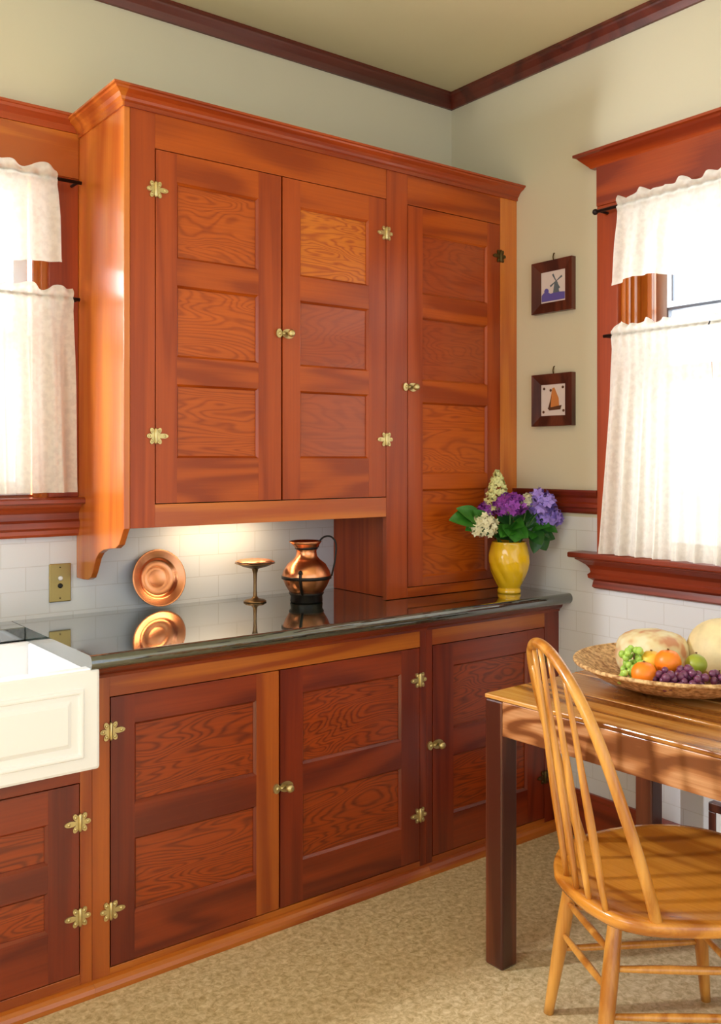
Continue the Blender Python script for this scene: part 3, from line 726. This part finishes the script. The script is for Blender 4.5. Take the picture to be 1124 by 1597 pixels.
# ------------------------------------------------------------------ small things on the wall
# switch plate
t = thing('switch_plate', 'aged brass push-button switch plate on the tile wall left of the cabinet', 'switch', (-1.716, 0, 1.007))
MB().box(-1.751, -1.680, -.006, -.0005, .946, 1.069).build('plate', 'plate_brass', t, bevel=.003)
rotx = Matrix.Rotation(pi/2, 3, 'X')
o = MB().lathe([(.0075, 0), (.0075, .005), (.005, .007)], (-1.716, -.006, 1.022), 18, mat=rotx).build('button', 'porcelain', t); o['label'] = 'pearl push button'
o = MB().lathe([(.0078, 0), (.0078, .003), (.005, .004)], (-1.716, -.006, .998), 18, mat=rotx).build('button', 'black', t); o['label'] = 'black push button'
for z in (.958, 1.057):
    MB().lathe([(.0028, 0), (.0025, .0015)], (-1.716, -.006, z), 12, mat=rotx).build('screw', 'brass_dark', t)

# framed tiles: canvas in local coordinates: u = towards camera (-y), v = up
M['tile_white'] = plain('delft_white', '#ddd2d2', .25); M['delft'] = plain('delft_blue', '#6058a8', .3); M['delft_grey'] = plain('delft_grey', '#5f6c78', .3); M['sail'] = plain('sail_orange', '#c98046', .4); M['sail_dark'] = plain('sail_brown', '#5b3a28', .4)
def framed(y0, y1, z0, z1, label, kind):
    yc = (y0+y1)/2; zc = (z0+z1)/2
    t = thing('framed_tile', label, 'picture', (0, yc, zc), group=None)
    w = .040; fr = MB()
    X0 = -.024
    def q(pts, mi=0): return pts
    # mitred frame with sloping inner face
    for (a, b_, c, d) in (((y0, z0), (y1, z0), (y1-w, z0+w), (y0+w, z0+w)), ((y1, z0), (y1, z1), (y1-w, z1-w), (y1-w, z0+w)), ((y1, z1), (y0, z1), (y0+w, z1-w), (y1-w, z1-w)), ((y0, z1), (y0, z0), (y0+w, z0+w), (y0+w, z1-w))):
        P0 = [fr.bm.verts.new((x, p[0], p[1])) for p, x in ((a, X0), (b_, X0), (c, X0+.010), (d, X0+.010))]
        P1 = [fr.bm.verts.new((-.001, p[0], p[1])) for p in (a, b_, c, d)]
        fr._f(P0); fr._f(P1[::-1])
        for i in range(4): fr._f([P0[i], P0[(i+1) % 4], P1[(i+1) % 4], P1[i]])
    fr.build('frame', 'picture_wood', t, weld=True)
    MB().box(-.012, -.003, y0+w-.001, y1-w+.001, z0+w-.001, z1-w+.001).build('tile', 'tile_white', t)
    S = (y1-y0-2*w)
    def at(u, v): return (yc - (u)*S/2, zc + v*S/2)          # u to the right in the picture
    def flat(pts, mat, nm):
        b = MB(); b.prism([at(u, v) for u, v in pts], 'x', -.0135, -.0121); b.build(nm, mat, t)
    def blob(u, v, r, k=14, e=1): return [(u+r*math.cos(2*pi*i/k), v+e*r*math.sin(2*pi*i/k)) for i in range(k)]
    if kind == 'mill':
        b = MB()
        for pts in ([(-.95, -.9), (.95, -.9), (.95, -.45), (.3, -.38), (-.2, -.45), (-.5, -.3), (-.8, -.35), (-.95, -.5)],):
            b.prism([at(u, v) for u, v in pts], 'x', -.0135, -.0121)
        b.prism([at(u, v) for u, v in blob(-.55, -.25, .18)], 'x', -.0137, -.0122)
        b.build('painted_ground', 'delft', t)
        b = MB(); b.prism([at(u, v) for u, v in [(.0, -.42), (.5, -.42), (.38, .2), (.25, .38), (.12, .2)]], 'x', -.0136, -.0121)
        for ang in (30, 120, 210, 300):
            c, s_ = math.cos(math.radians(ang)), math.sin(math.radians(ang)); n_ = .03
            b.prism([at(.25+x*c-y*s_, .3+x*s_+y*c) for x, y in ((.03, -.02), (.55, -.06), (.55, .06), (.03, .02))], 'x', -.0138, -.0123)
        b.build('painted_windmill', 'delft_grey', t)
    else:
        b = MB(); b.prism([at(u, v) for u, v in [(-.35, -.5), (-.05, .75), (.1, .8), (.45, .1), (.5, -.45)]], 'x', -.0135, -.0121); b.build('painted_sail', 'sail', t)
        b = MB(); b.prism([at(u, v) for u, v in [(-.45, -.5), (.7, -.35), (.6, -.62), (-.3, -.66)]], 'x', -.0138, -.0122)
        b.prism([at(u, v) for u, v in [(-.4, -.52), (-.12, .3), (-.2, -.52)]], 'x', -.0138, -.0122)
        b.build('painted_hull', 'sail_dark', t)
        for u, v in ((-.75, .75), (.8, .78), (-.2, .62), (-.8, -.75), (.85, -.7)): flat(blob(u, v, .09, 10), 'sail_dark', 'painted_corner_mark')
    b = MB(); b.tube([(-.006, yc+.003, z1-.004), (-.010, yc+.003, z1+.014), (-.006, yc+.003, z1+.028), (0, yc+.003, z1+.030)], .0022, 8); b.build('hook', 'brass_dark', t)
framed(-.682, -.482, 1.969, 2.168, 'brown-framed tile painted with a windmill over blue ground, upper one on the right wall', 'mill')
framed(-.682, -.482, 1.533, 1.733, 'brown-framed tile painted with an orange sailing boat, lower one on the right wall', 'boat')
# heating grille at the right edge, low on the wall
t = thing('wall_grille', 'dark wood-framed pale panel low on the right wall, partly behind the chair seat', 'grille', (0, -1.45, .18))
b = MB(); b.box(-.03, 0, -1.70, -1.251, .262, .291); b.box(-.03, 0, -1.277, -1.251, .0005, .262); b.box(-.03, 0, -1.70, -1.674, .0005, .262)
fr_g = b.build('frame', 'picture_wood', t, bevel=.003)
MB().box(-.026, -.021, -1.674, -1.277, .0005, .262).build('panel', 'white_paint', t)

# ------------------------------------------------------------------ things on the counter
# copper plate leaning on the wall
t = thing('copper_plate', 'round polished copper plate leaning against the tiled wall on the counter', 'plate', (-1.388, -.05, .9))
tilt = Matrix.Rotation(math.radians(90-12), 3, 'X')
R = .0975
pr = [(0.0, .004), (.030, .004), (.036, .007), (.042, .004), (.060, .006), (.066, .010), (.070, .018), (.074, .021), (.094, .024), (.099, .027), (.101, .026), (.0995, .023), (.075, .017), (.070, .012), (.064, .003), (.0, .0)]
pr = [(a*.965, h) for a, h in pr]
b = MB(); b.lathe(pr, (-1.388, -.0175, .9015+R*math.cos(math.radians(12))), 64, mat=tilt, cap=False); b.build('dish', 'copper', t, weld=True)
# compote
cx, cy = -1.062, -.125
t = thing('compote_dish', 'small footed bronze compote with scalloped copper dish, on the counter', 'dish', (cx, cy, .9))
MB().lathe([(.0, 0), (.040, 0), (.041, .003), (.034, .008), (.014, .012), (.0075, .02), (.006, .04), (.0058, .07), (.0075, .10), (.012, .118), (.016, .122), (0, .122)], (cx, cy, .9005), 32, cap=False).build('foot', 'copper_dark', t)
MB().lathe([(0, .118), (.02, .119), (.045, .126), (.062, .134), (.071, .1365), (.0705, .139), (.06, .1375), (.044, .131), (.02, .124), (0, .123)], (cx, cy, .9005), 40, cap=False).build('dish', 'copper_dark', t)
o = MB().lathe([(0, .128), (.03, .134), (.050, .143), (.066, .1425), (.066, .1445), (.052, .1485), (.03, .152), (0, .150)], (cx, cy, .9005), 48, cap=False, rf=lambda a, h: 1+.10*math.cos(a*9)*max(0, (h-.13)/.02)).build('scalloped_liner', 'copper_bright', t)
o['label'] = 'bright copper scalloped liner'
# pitcher
cx, cy = -.915, -.232
t = thing('copper_pitcher', 'squat copper pitcher with black iron bands and tall wire handle, on a black base', 'pitcher', (cx, cy, .9))
MB().lathe([(0, .030), (.050, .030), (.060, .036), (.074, .058), (.085, .084), (.0862, .095), (.082, .110), (.068, .134), (.048, .150), (.038, .162), (.0355, .178), (.038, .190), (.047, .204), (.054, .214), (.052, .216), (.044, .206), (.034, .190), (.031, .175), (0, .172)], (cx, cy, .9005), 48, cap=False,
           rf=lambda a, h: 1+ (.28*max(0, math.cos(a-pi*1.05))**3 - .0)*max(0, (h-.186)/.03) if h > .186 else 1).build('body', 'copper', t)
MB().lathe([(0, 0), (.056, 0), (.058, .004), (.056, .022), (.062, .030), (.062, .034), (.05, .036), (0, .036)], (cx, cy, .9005), 40, cap=False).build('base', 'black', t)
b = MB(); b.lathe([(.0855, .082), (.0885, .083), (.0885, .093), (.0865, .094)], (cx, cy, .9005), 48, cap=False); b.build('belly_band', 'black', t)
MB().lathe([(.037, .186), (.0405, .187), (.042, .194), (.040, .195)], (cx, cy, .9005), 40, cap=False).build('neck_band', 'black', t)
hd = Vector((math.cos(math.radians(-28)), math.sin(math.radians(-28)), 0))
c0 = Vector((cx, cy, .9005))
hp_ = [c0+hd*.041+Vector((0,0,.192)), c0+hd*.046+Vector((0,0,.212)), c0+hd*.062+Vector((0,0,.228)), c0+hd*.085+Vector((0,0,.230)), c0+hd*.102+Vector((0,0,.214)), c0+hd*.106+Vector((0,0,.185)), c0+hd*.101+Vector((0,0,.14)), c0+hd*.090+Vector((0,0,.09))]
MB().tube(smooth_interp(hp_, 6), .0032, 10).build('handle', 'black', t)
d2 = Vector((math.cos(math.radians(222)), math.sin(math.radians(222)), 0))
b = MB(); b.tube(smooth_interp([c0+d2*.060+Vector((0,0,.032)), c0+d2*.076+Vector((0,0,.055)), c0+d2*.089+Vector((0,0,.088)), c0+d2*.086+Vector((0,0,.112))], 5), .005, 10); b.ball(c0+d2*.087+Vector((0,0,.112)), .008, 12)
b.build('strap', 'black', t)

# vase
vx, vy = -.176, -.508
t = thing('vase', 'yellow glazed pottery vase with swirled fluting on the counter corner', 'vase', (vx, vy, .9))
vp = [(0, 0), (.043, 0), (.045, .005), (.044, .012), (.040, .018), (.049, .035), (.060, .060), (.071, .088), (.0775, .118), (.0770, .142), (.072, .168), (.0655, .190), (.066, .194), (.060, .194), (.060, .186), (.062, .15), (.03, .03), (0, .025)]
vps = []
for i in range(len(vp)-1):
    (a, h), (c, g) = vp[i], vp[i+1]
    for k in range(4): vps.append((a+(c-a)*k/4, h+(g-h)*k/4))
vps.append(vp[-1])
def vf(a, h): return 1+.05*(abs(math.sin(4*a + h*26))-.6)*max(0, min(1, (h-.02)/.03))*max(0, min(1, (.17-h)/.03))
# denser rings so that the swirl shows
MB().lathe(vps, (vx, vy, .9005), 96, cap=False, rf=vf).build('body', 'yellow', t, weld=True)

# flowers: every stem is its own thing
RIGHT = Vector((math.sin(TH), -math.cos(TH), 0)); FWD = Vector((math.cos(TH), math.sin(TH), 0)); UP = Vector((0,0,1))
def vpt(px, py, dd=0.0):        # a point beside the vase axis, in metres to the right and up as seen from the stool side
    k = 3.5/F
    return Vector((vx, vy, 0)) + RIGHT*((px-794)*k) + UP*(HC-(py-YH)*k) + FWD*dd
def floret(b, c, n, r, mi=0, petals=5):
    n = n.normalized(); a = n.orthogonal().normalized(); q = n.cross(a); o = random.uniform(0, 6)
    cv = b.bm.verts.new(c+n*r*.12)
    for i in range(petals):
        t0 = o+2*pi*i/petals; w = pi/petals*.92
        d0 = a*math.cos(t0)+q*math.sin(t0); dl = a*math.cos(t0-w)+q*math.sin(t0-w); dr = a*math.cos(t0+w)+q*math.sin(t0+w)
        v1 = b.bm.verts.new(c+dl*r*.62+n*r*.20); v2 = b.bm.verts.new(c+d0*r*1.0+n*r*.28); v3 = b.bm.verts.new(c+dr*r*.62+n*r*.20)
        b._f([cv, v1, v2, v3], mi, True)
def leafm(b, p0, d, up, L, w, mi=0, curl=.25):
    d = d.normalized(); s = d.cross(up).normalized(); u = s.cross(d).normalized(); nn = 14; rows = []
    for i in range(nn+1):
        t = i/nn; wid = w*math.sin(pi*min(1, t*.96+.04))**.8*(1-.35*t); c = p0+d*L*t+u*(-curl*L*t*t)
        rows.append([b.bm.verts.new(c+s*wid*k+u*(abs(k)*wid*.28+.0)) for k in (-1, -.5, 0, .5, 1)])
    for i in range(nn):
        for k in range(4): b._f([rows[i][k], rows[i][k+1], rows[i+1][k+1], rows[i+1][k]], mi, True)
MOUTH = Vector((vx, vy, 1.085))
def flower(label, c, rx, ry, rz, n, fr, mat, leaves=(), cone=False, petals=5, cat='flower', name='flower'):
    foot = MOUTH + Vector((random.uniform(-.03, .03), random.uniform(-.03, .03), -.09))
    t = thing(name, label, cat, tuple(foot))
    c = Vector(c); low = c-UP*rz*.5
    mid = (foot+low)/2 + Vector((0, 0, .03)) - (low-foot)*.15*Vector((1, 1, 0)).length*0
    lip = MOUTH+ (Vector((c.x-vx, c.y-vy, 0)).normalized()*min(.042, (Vector((c.x-vx, c.y-vy, 0))).length))+UP*.01
    pts = smooth_interp([foot, lip, (lip+low)/2+UP*.01, low], 5)
    MB().tube(pts, [.0032]*len(pts), 8).build('stem', 'stem', t)
    b = MB()
    for i in range(n):
        ph = random.uniform(0, 2*pi); z = random.uniform(-.75, 1); r = math.sqrt(max(0, 1-z*z))
        if cone:
            zz = random.random(); r = (1-zz)**.75*1.0+.08; d = Vector((math.cos(ph), math.sin(ph), .35)); p = c+Vector((rx*r*math.cos(ph), ry*r*math.sin(ph), rz*(2*zz-1)))
        else:
            d = Vector((r*math.cos(ph), r*math.sin(ph), z)); k = random.uniform(.72, 1.12); p = c+Vector((rx*d.x*k, ry*d.y*k, rz*d.z*k))
        floret(b, p, d+Vector((random.uniform(-.6, .6), random.uniform(-.6, .6), random.uniform(-.6, .6))), fr*random.uniform(.8, 1.2), 0, petals)
    b.build('bloom', mat, t)
    for (p0, d, L, w) in leaves:
        b = MB(); leafm(b, Vector(p0), Vector(d), UP, L, w); b.build('leaf', 'leaf', t)
    return t
def spray(label, c0_, specs, mat):
    foot = MOUTH + Vector((random.uniform(-.03, .03), random.uniform(-.03, .03), -.09))
    t = thing('leafy_stem', label, 'foliage', tuple(foot))
    c = Vector(c0_); lip = MOUTH+(Vector((c.x-vx, c.y-vy, 0)).normalized()*min(.042, Vector((c.x-vx, c.y-vy, 0)).length))+UP*.012
    pts = smooth_interp([foot, lip, (lip+c)/2+UP*.012, c], 5)
    MB().tube(pts, .0028, 8).build('stem', 'stem', t)
    for (tt, d, L, w) in specs:
        p = pts[min(len(pts)-1, int(tt*(len(pts)-1)))]
        b = MB(); leafm(b, p, d, UP*.55-FWD*.8+RIGHT*random.uniform(-.4, .4), L, w, curl=.12); b.build('leaf', mat, t)
Rv, Fv = RIGHT, FWD
flower('tall pale lime cone-shaped flower head at the top of the bouquet', vpt(776, 768, .01), .054, .048, .078, 300, .0105, 'petal_lime', cone=True, petals=4)
flower('big magenta-purple flower cluster at the centre of the bouquet', vpt(792, 788, -.05), .058, .048, .040, 210, .0135, 'petal_purple')
flower('small violet flower cluster left of the big purple bloom', vpt(757, 797, -.01), .030, .03, .028, 130, .010, 'petal_purple')
flower('round cream-white flower cluster low on the left of the bouquet', vpt(750, 820, -.07), .048, .043, .044, 150, .0135, 'petal_cream')
flower('small cream flower between the purple and lavender blooms', vpt(820, 783, -.03), .022, .022, .030, 60, .012, 'petal_cream')
flower('lavender flower cluster, highest on the right of the bouquet', vpt(842, 784, -.04), .048, .038, .038, 64, .024, 'petal_lav')
flower('lavender flower cluster hanging lower at the right end of the bouquet', vpt(855, 808, -.03), .042, .033, .032, 50, .023, 'petal_lav')
spray('dark green leafy sprig reaching out to the left of the bouquet', vpt(742, 808, -.06), [(.98, -Rv-Fv*.72+UP*.10, .14, .050), (.9, -Rv-Fv*.7+UP*.6, .125, .042), (.8, -Rv-Fv*.9-UP*.25, .10, .036), (.75, -Rv*.8+UP*.9-Fv*.8, .09, .034), (.6, -Rv-UP*.2-Fv*.9, .08, .030)], 'leaf')
spray('broad mid-green leaves hanging over the front rim of the yellow vase', vpt(795, 818, -.05), [(.95, -Fv-UP*.75+Rv*.05, .085, .060), (.8, -Fv*.9-Rv*.7-UP*.35, .085, .044), (.7, -Fv+Rv*.8-UP*.3, .08, .044), (.95, -Fv+UP*.1+Rv*.5, .07, .040), (.6, -Fv-Rv*.3+UP*.5, .08, .040)], 'leaf')
spray('dark leafy sprig behind the middle of the bouquet', vpt(800, 806, .0), [(.9, Rv+UP*.3-Fv*.3, .09, .040), (.8, -Rv+UP*.2-Fv*.9, .09, .040), (.7, Rv*.8-Fv*.3+UP*.1, .09, .038), (.6, Rv*.4-Fv, .08, .036), (.98, UP+Fv*.1, .06, .030), (.5, -Rv-Fv*.9, .10, .040), (.7, -Rv-Fv*.8-UP*.3, .09, .036)], 'leaf_dark')
spray('green leafy sprig drooping to the right of the vase', vpt(836, 828, -.03), [(.98, Rv*.5-UP*.9, .085, .040), (.9, Rv-UP*.3, .085, .038), (.8, -Fv+Rv*.3-UP*.6, .08, .038), (.7, Rv*.4+UP*.8, .08, .034), (.95, -Rv*.1-UP-Fv*.2, .085, .036), (.6, Rv+UP*.2-Fv*.5, .08, .034)], 'leaf_dark')
spray('green leafy sprig under the lavender blooms', vpt(844, 812, -.02), [(.98, Rv+UP*.1, .065, .030), (.9, Rv*.6-UP*.7, .08, .034), (.8, -Fv*.8+Rv*.5, .07, .034), (.7, Rv*.6-Fv*.4+UP*.3, .07, .034), (.6, -Fv-UP*.3, .08, .034), (.9, Rv*.9-UP*.4-Fv*.3, .08, .030)], 'leaf')

# ------------------------------------------------------------------ table
tb = thing('dining_table', 'rustic plank-top wooden table with thick dark square legs, under the right window', 'table', (-.914, -1.117, 0), rz=math.radians(2.6), local=True)
TW, TL = .79, 1.55     # local: x 0..TW, y 0..-TL
b = MB(); edges = [0, .20, .40, .60, TW]
for i in range(4):
    b.box(edges[i]+(.0012 if i else 0), edges[i+1]-.0012*(i < 3), -TL, 0, .740, .752 - (.0008 if i % 2 else 0))
b.build('tabletop', 'table_top', tb, bevel=.003)
for xa in (.0005, TW-.0225): MB().box(xa, xa+.022, -TL+.064, -.0645, .645, .7395).build('apron', 'table_apron', tb, bevel=.002)
for ya in (-.022, -TL+.002): MB().box(.0645, TW-.0655, ya, ya+.02, .645, .7395).build('end_apron', 'table_apron_x', tb, bevel=.002)
for (x, y) in ((0.0005, -.064), (TW-.065, -.064), (.0005, -TL+.001), (TW-.065, -TL+.001)):
    MB().box(x, x+.063, y, y+.063, .0005, .7395).build('leg', 'table_leg', tb, bevel=.006)

# ------------------------------------------------------------------ windsor chair
ch = thing('windsor_chair', 'golden oak bow-back windsor chair with spindles, drawn up to the table', 'chair', (0, 0, 0), local=True)
mid = Vector((-1.007, -1.627, 0)); fw = Vector((.867, -.498, 0)); rg = Vector((-.498, -.867, 0))
def CP(u, v, z): return mid + rg*u + fw*v + UP*z
# seat
out = [(-.012, -.131), (.075, -.122), (.140, -.103), (.190, -.075), (.226, -.025), (.246, .05), (.258, .14), (.262, .22), (.250, .30), (.205, .365), (.12, .392), (0, .398), (-.12, .392), (-.205, .365), (-.258, .30), (-.276, .22), (-.272, .14), (-.252, .06), (-.222, -.005), (-.18, -.06), (-.12, -.100), (-.06, -.123)]
cl = smooth_interp([out[-1]]+out+[out[0], out[1]], 5)[5:-5]
cen = Vector((-.008, .14))
b = MB(); rings = []
sz = .450
def ring(scale, z, dish=0):
    r = []
    for p in cl[:-1]:
        q = cen+(Vector((p[0], p[1]))-cen)*scale; r.append(b.bm.verts.new(CP(q.x, q.y, z)))
    return r
lv = [(.80, .412), (.92, .416), (.975, .422), (.998, .432), (1.0, .442), (.992, .449), (.97, .4515), (.90, .4505), (.82, .446), (.70, .441), (.5, .438), (.25, .438)]
for s_, z in lv: rings.append(ring(s_, z))
n = len(rings[0])
for i in range(len(rings)-1):
    for k in range(n): b._f([rings[i][k], rings[i][(k+1) % n], rings[i+1][(k+1) % n], rings[i+1][k]], 0, True)
b._f(rings[0][::-1]); b._f(rings[-1])
b.build('seat', 'oak_seat', ch)
# bow
lean = .324
def HPt(u, t): return mid + rg*u - fw*(t*.3083) + UP*(.450+t*.9513)
bowR = [(.215, -.01), (.228, .06), (.234, .13), (.231, .22), (.222, .32), (.205, .40), (.172, .465), (.125, .515), (.065, .549), (0.0, .560)]
bowL = [(-.062, .550), (-.108, .520), (-.140, .475), (-.165, .41), (-.185, .33), (-.197, .22), (-.202, .13), (-.203, .06), (-.203, -.01)]
pts = smooth_interp([tuple(HPt(u, t)) for u, t in bowR+bowL], 6)
nrm = (rg.cross((HPt(0, 1)-HPt(0, 0)).normalized()))
MB().tube(pts, [.0125]*len(pts), 16, flat=.95, up=tuple(nrm)).build('bow', 'oak', ch)
# spindles (u,v foot) -> (u,t) top on the bow
sp = [((-.009, -.108), (-.078, .532)), ((.056, -.108), (-.020, .548)), ((.105, -.100), (.040, .548)), ((.160, -.084), (.112, .515)), ((-.120, -.062), (-.128, .49))]
for (u, v), (u2, t2) in sp:
    a = CP(u, v, .442); c = HPt(u2, t2)
    pp = [a.lerp(c, k/10) for k in range(11)]
    rr = [.0065+.0032*math.sin(pi*min(1, (k/10)*1.25+.05))**2 for k in range(11)]
    MB().tube(pp, rr, 12).build('spindle', 'oak', ch)
# legs: floor point, top point
LG = {'A': (Vector((-.955, -1.385, .0008)), Vector((-.905, -1.435, .42))), 'B': (Vector((-1.12, -1.673, .0008)), Vector((-1.010, -1.640, .42))),
      'C': (Vector((-.588, -1.595, .0008)), Vector((-.650, -1.600, .42))), 'D': (Vector((-.775, -1.925, .0008)), Vector((-.80, -1.85, .42)))}
for k_, (f_, t_) in LG.items():
    pp = [f_.lerp(t_, k/12) for k in range(13)]
    rr = [.0125, .0135, .0148, .016, .0172, .0182, .0188, .019, .0186, .0178, .0165, .015, .0135]
    MB().tube(pp, rr, 16).build('leg', 'oak', ch)
def lp(k_, z):
    f_, t_ = LG[k_]; return f_.lerp(t_, z/.42)
def stretch(a, za, c, zc, r=.0085):
    p, q = lp(a, za), lp(c, zc); m_ = (p+q)/2
    pp = [p.lerp(q, k/8) for k in range(9)]; MB().tube(pp, [r*.75+r*.35*math.sin(pi*k/8) for k in range(9)], 12).build('stretcher', 'oak', ch)
stretch('A', .205, 'B', .215); stretch('A', .285, 'B', .29)
stretch('A', .165, 'C', .16); stretch('A', .27, 'C', .265)
stretch('B', .26, 'D', .265); stretch('B', .165, 'D', .165)
stretch('C', .185, 'D', .185)

# ------------------------------------------------------------------ fruit basket
bx, by, bz = -.440, -1.411, .7525
RB = .285
t = thing('fruit_basket', 'wide shallow round woven basket holding fruit on the table', 'basket', (bx, by, bz))
pr = [(0, .004), (.09, .003), (.11, .0), (.13, .003), (.17, .012), (.22, .030), (.256, .052), (.280, .066), (.285, .071), (.282, .075), (.275, .072), (.250, .058), (.215, .038), (.165, .021), (.12, .012), (0, .011)]
prs = []
for i in range(len(pr)-1):
    for k in range(3): prs.append((pr[i][0]+(pr[i+1][0]-pr[i][0])*k/3, pr[i][1]+(pr[i+1][1]-pr[i][1])*k/3))
prs.append(pr[-1])
MB().lathe(prs, (bx, by, bz), 120, cap=False, rf=lambda a, h: 1+.0035*math.sin(a*60)*(1 if h > .01 else 0)).build('woven_bowl', 'wicker', t, weld=True)
b = MB()
ring_pts = [(bx+RB*.995*math.cos(2*pi*k/72), by+RB*.995*math.sin(2*pi*k/72), bz+.072) for k in range(73)]
b.tube(ring_pts, .006, 10); b.build('rim', 'wicker', t)
def fruit(name, label, cat, c, r, mat, sx=1, sy=1, sz=1, stem=True, fn=None, group=None):
    c = (c[0]+.012, c[1]+.010, c[2]+.003)
    t = thing(name, label, cat, (c[0], c[1], c[2]-r*sz), group)
    MB().ball(c, r, 32, 0, sx, sy, sz, fn).build('body', mat, t)
    if stem:
        MB().tube([(c[0], c[1], c[2]+r*sz*.93), (c[0]+.001, c[1], c[2]+r*sz*1.05)], .003, 8).build('stem', 'stem_brown', t)
    return t
fruit('melon', 'pale cream melon with rosy brown blotches at the back of the fruit basket', 'melon', (-.475, -1.355, .838), .098, 'melon2', 1, 1, .74, False, lambda d: (abs(d.x)**2.7+abs(d.y)**2.7+abs(d.z)**2.7)**(-1/2.7)*.97+.04*noise.noise(d*2.5))
fruit('melon', 'round tan cantaloupe at the right of the fruit basket', 'melon', (-.345, -1.495, .858), .096, 'melon', 1, 1, .92, False, lambda d: 1+.012*math.sin(10*math.atan2(d.y, d.x))*(1-abs(d.z)))
dim = lambda d: 1-.10*max(0, d.z-.86)/.14-.06*max(0, -d.z-.9)/.1
fruit('orange', 'bright orange at the front left of the fruit basket', 'orange', (-.672, -1.468, .829), .0335, 'orange', fn=dim)
fruit('orange', 'bright orange on top of the fruit, right of the yellow peach', 'orange', (-.592, -1.487, .853), .035, 'orange', fn=dim)
fruit('peach', 'yellow peach between the two oranges, against the blotched melon', 'peach', (-.598, -1.438, .848), .030, 'peach', fn=dim)
fruit('pear', 'olive green pear between the upper orange and the cantaloupe', 'pear', (-.535, -1.535, .850), .029, 'green_fruit', 1, 1, 1.0, True, lambda d: 1-.12*max(0, d.z))
def bunch(label, centre, pts, r, mat):
    c = Vector(centre)+Vector((.016, .014, .003)); t = thing('grape_bunch', label, 'grapes', tuple(c))
    MB().tube([tuple(c), tuple(c+Vector((.01, .01, .012))), tuple(c+Vector((.02, .015, .018)))], .002, 8).build('stem', 'stem_brown', t)
    for (dx, dy, dz) in pts:
        rr = r*random.uniform(.9, 1.1); MB().ball((c.x+dx, c.y+dy, c.z+dz), rr, 14, 0, 1, 1, 1.08).build('grape', mat, t)
def cluster(rx, ry, rz, n, r, seed):
    rnd = random.Random(seed); L_ = []
    tries = 0
    while len(L_) < n and tries < 6000:
        tries += 1
        p = Vector((rnd.uniform(-1, 1)*rx, rnd.uniform(-1, 1)*ry, rnd.uniform(-.6, 1)*rz))
        if (p.x/rx)**2+(p.y/ry)**2+(p.z/rz)**2 > 1: continue
        if all((p-q).length > r*1.55 for q in L_): L_.append(p)
    return [tuple(p) for p in L_]
bunch('dark purple grapes spilling along the front of the basket, beside the left orange', (-.655, -1.528, .818), cluster(.034, .045, .026, 22, .010, 1), .0105, 'grape_purple')
bunch('dark purple grapes heaped at the front of the basket, below the olive pear', (-.610, -1.568, .824), cluster(.034, .04, .030, 22, .010, 2), .0105, 'grape_purple')
bunch('small group of purple grapes in front of the cantaloupe', (-.545, -1.615, .822), cluster(.05, .034, .024, 14, .010, 3), .0105, 'grape_purple')
bunch('pale green grapes draped over the left of the fruit, before the blotched melon', (-.635, -1.412, .845), cluster(.036, .04, .042, 28, .0095, 4), .0098, 'grape_green')
bunch('few green grapes at the left foot of the front orange', (-.700, -1.432, .815), cluster(.02, .025, .018, 8, .0095, 6), .0098, 'grape_green')
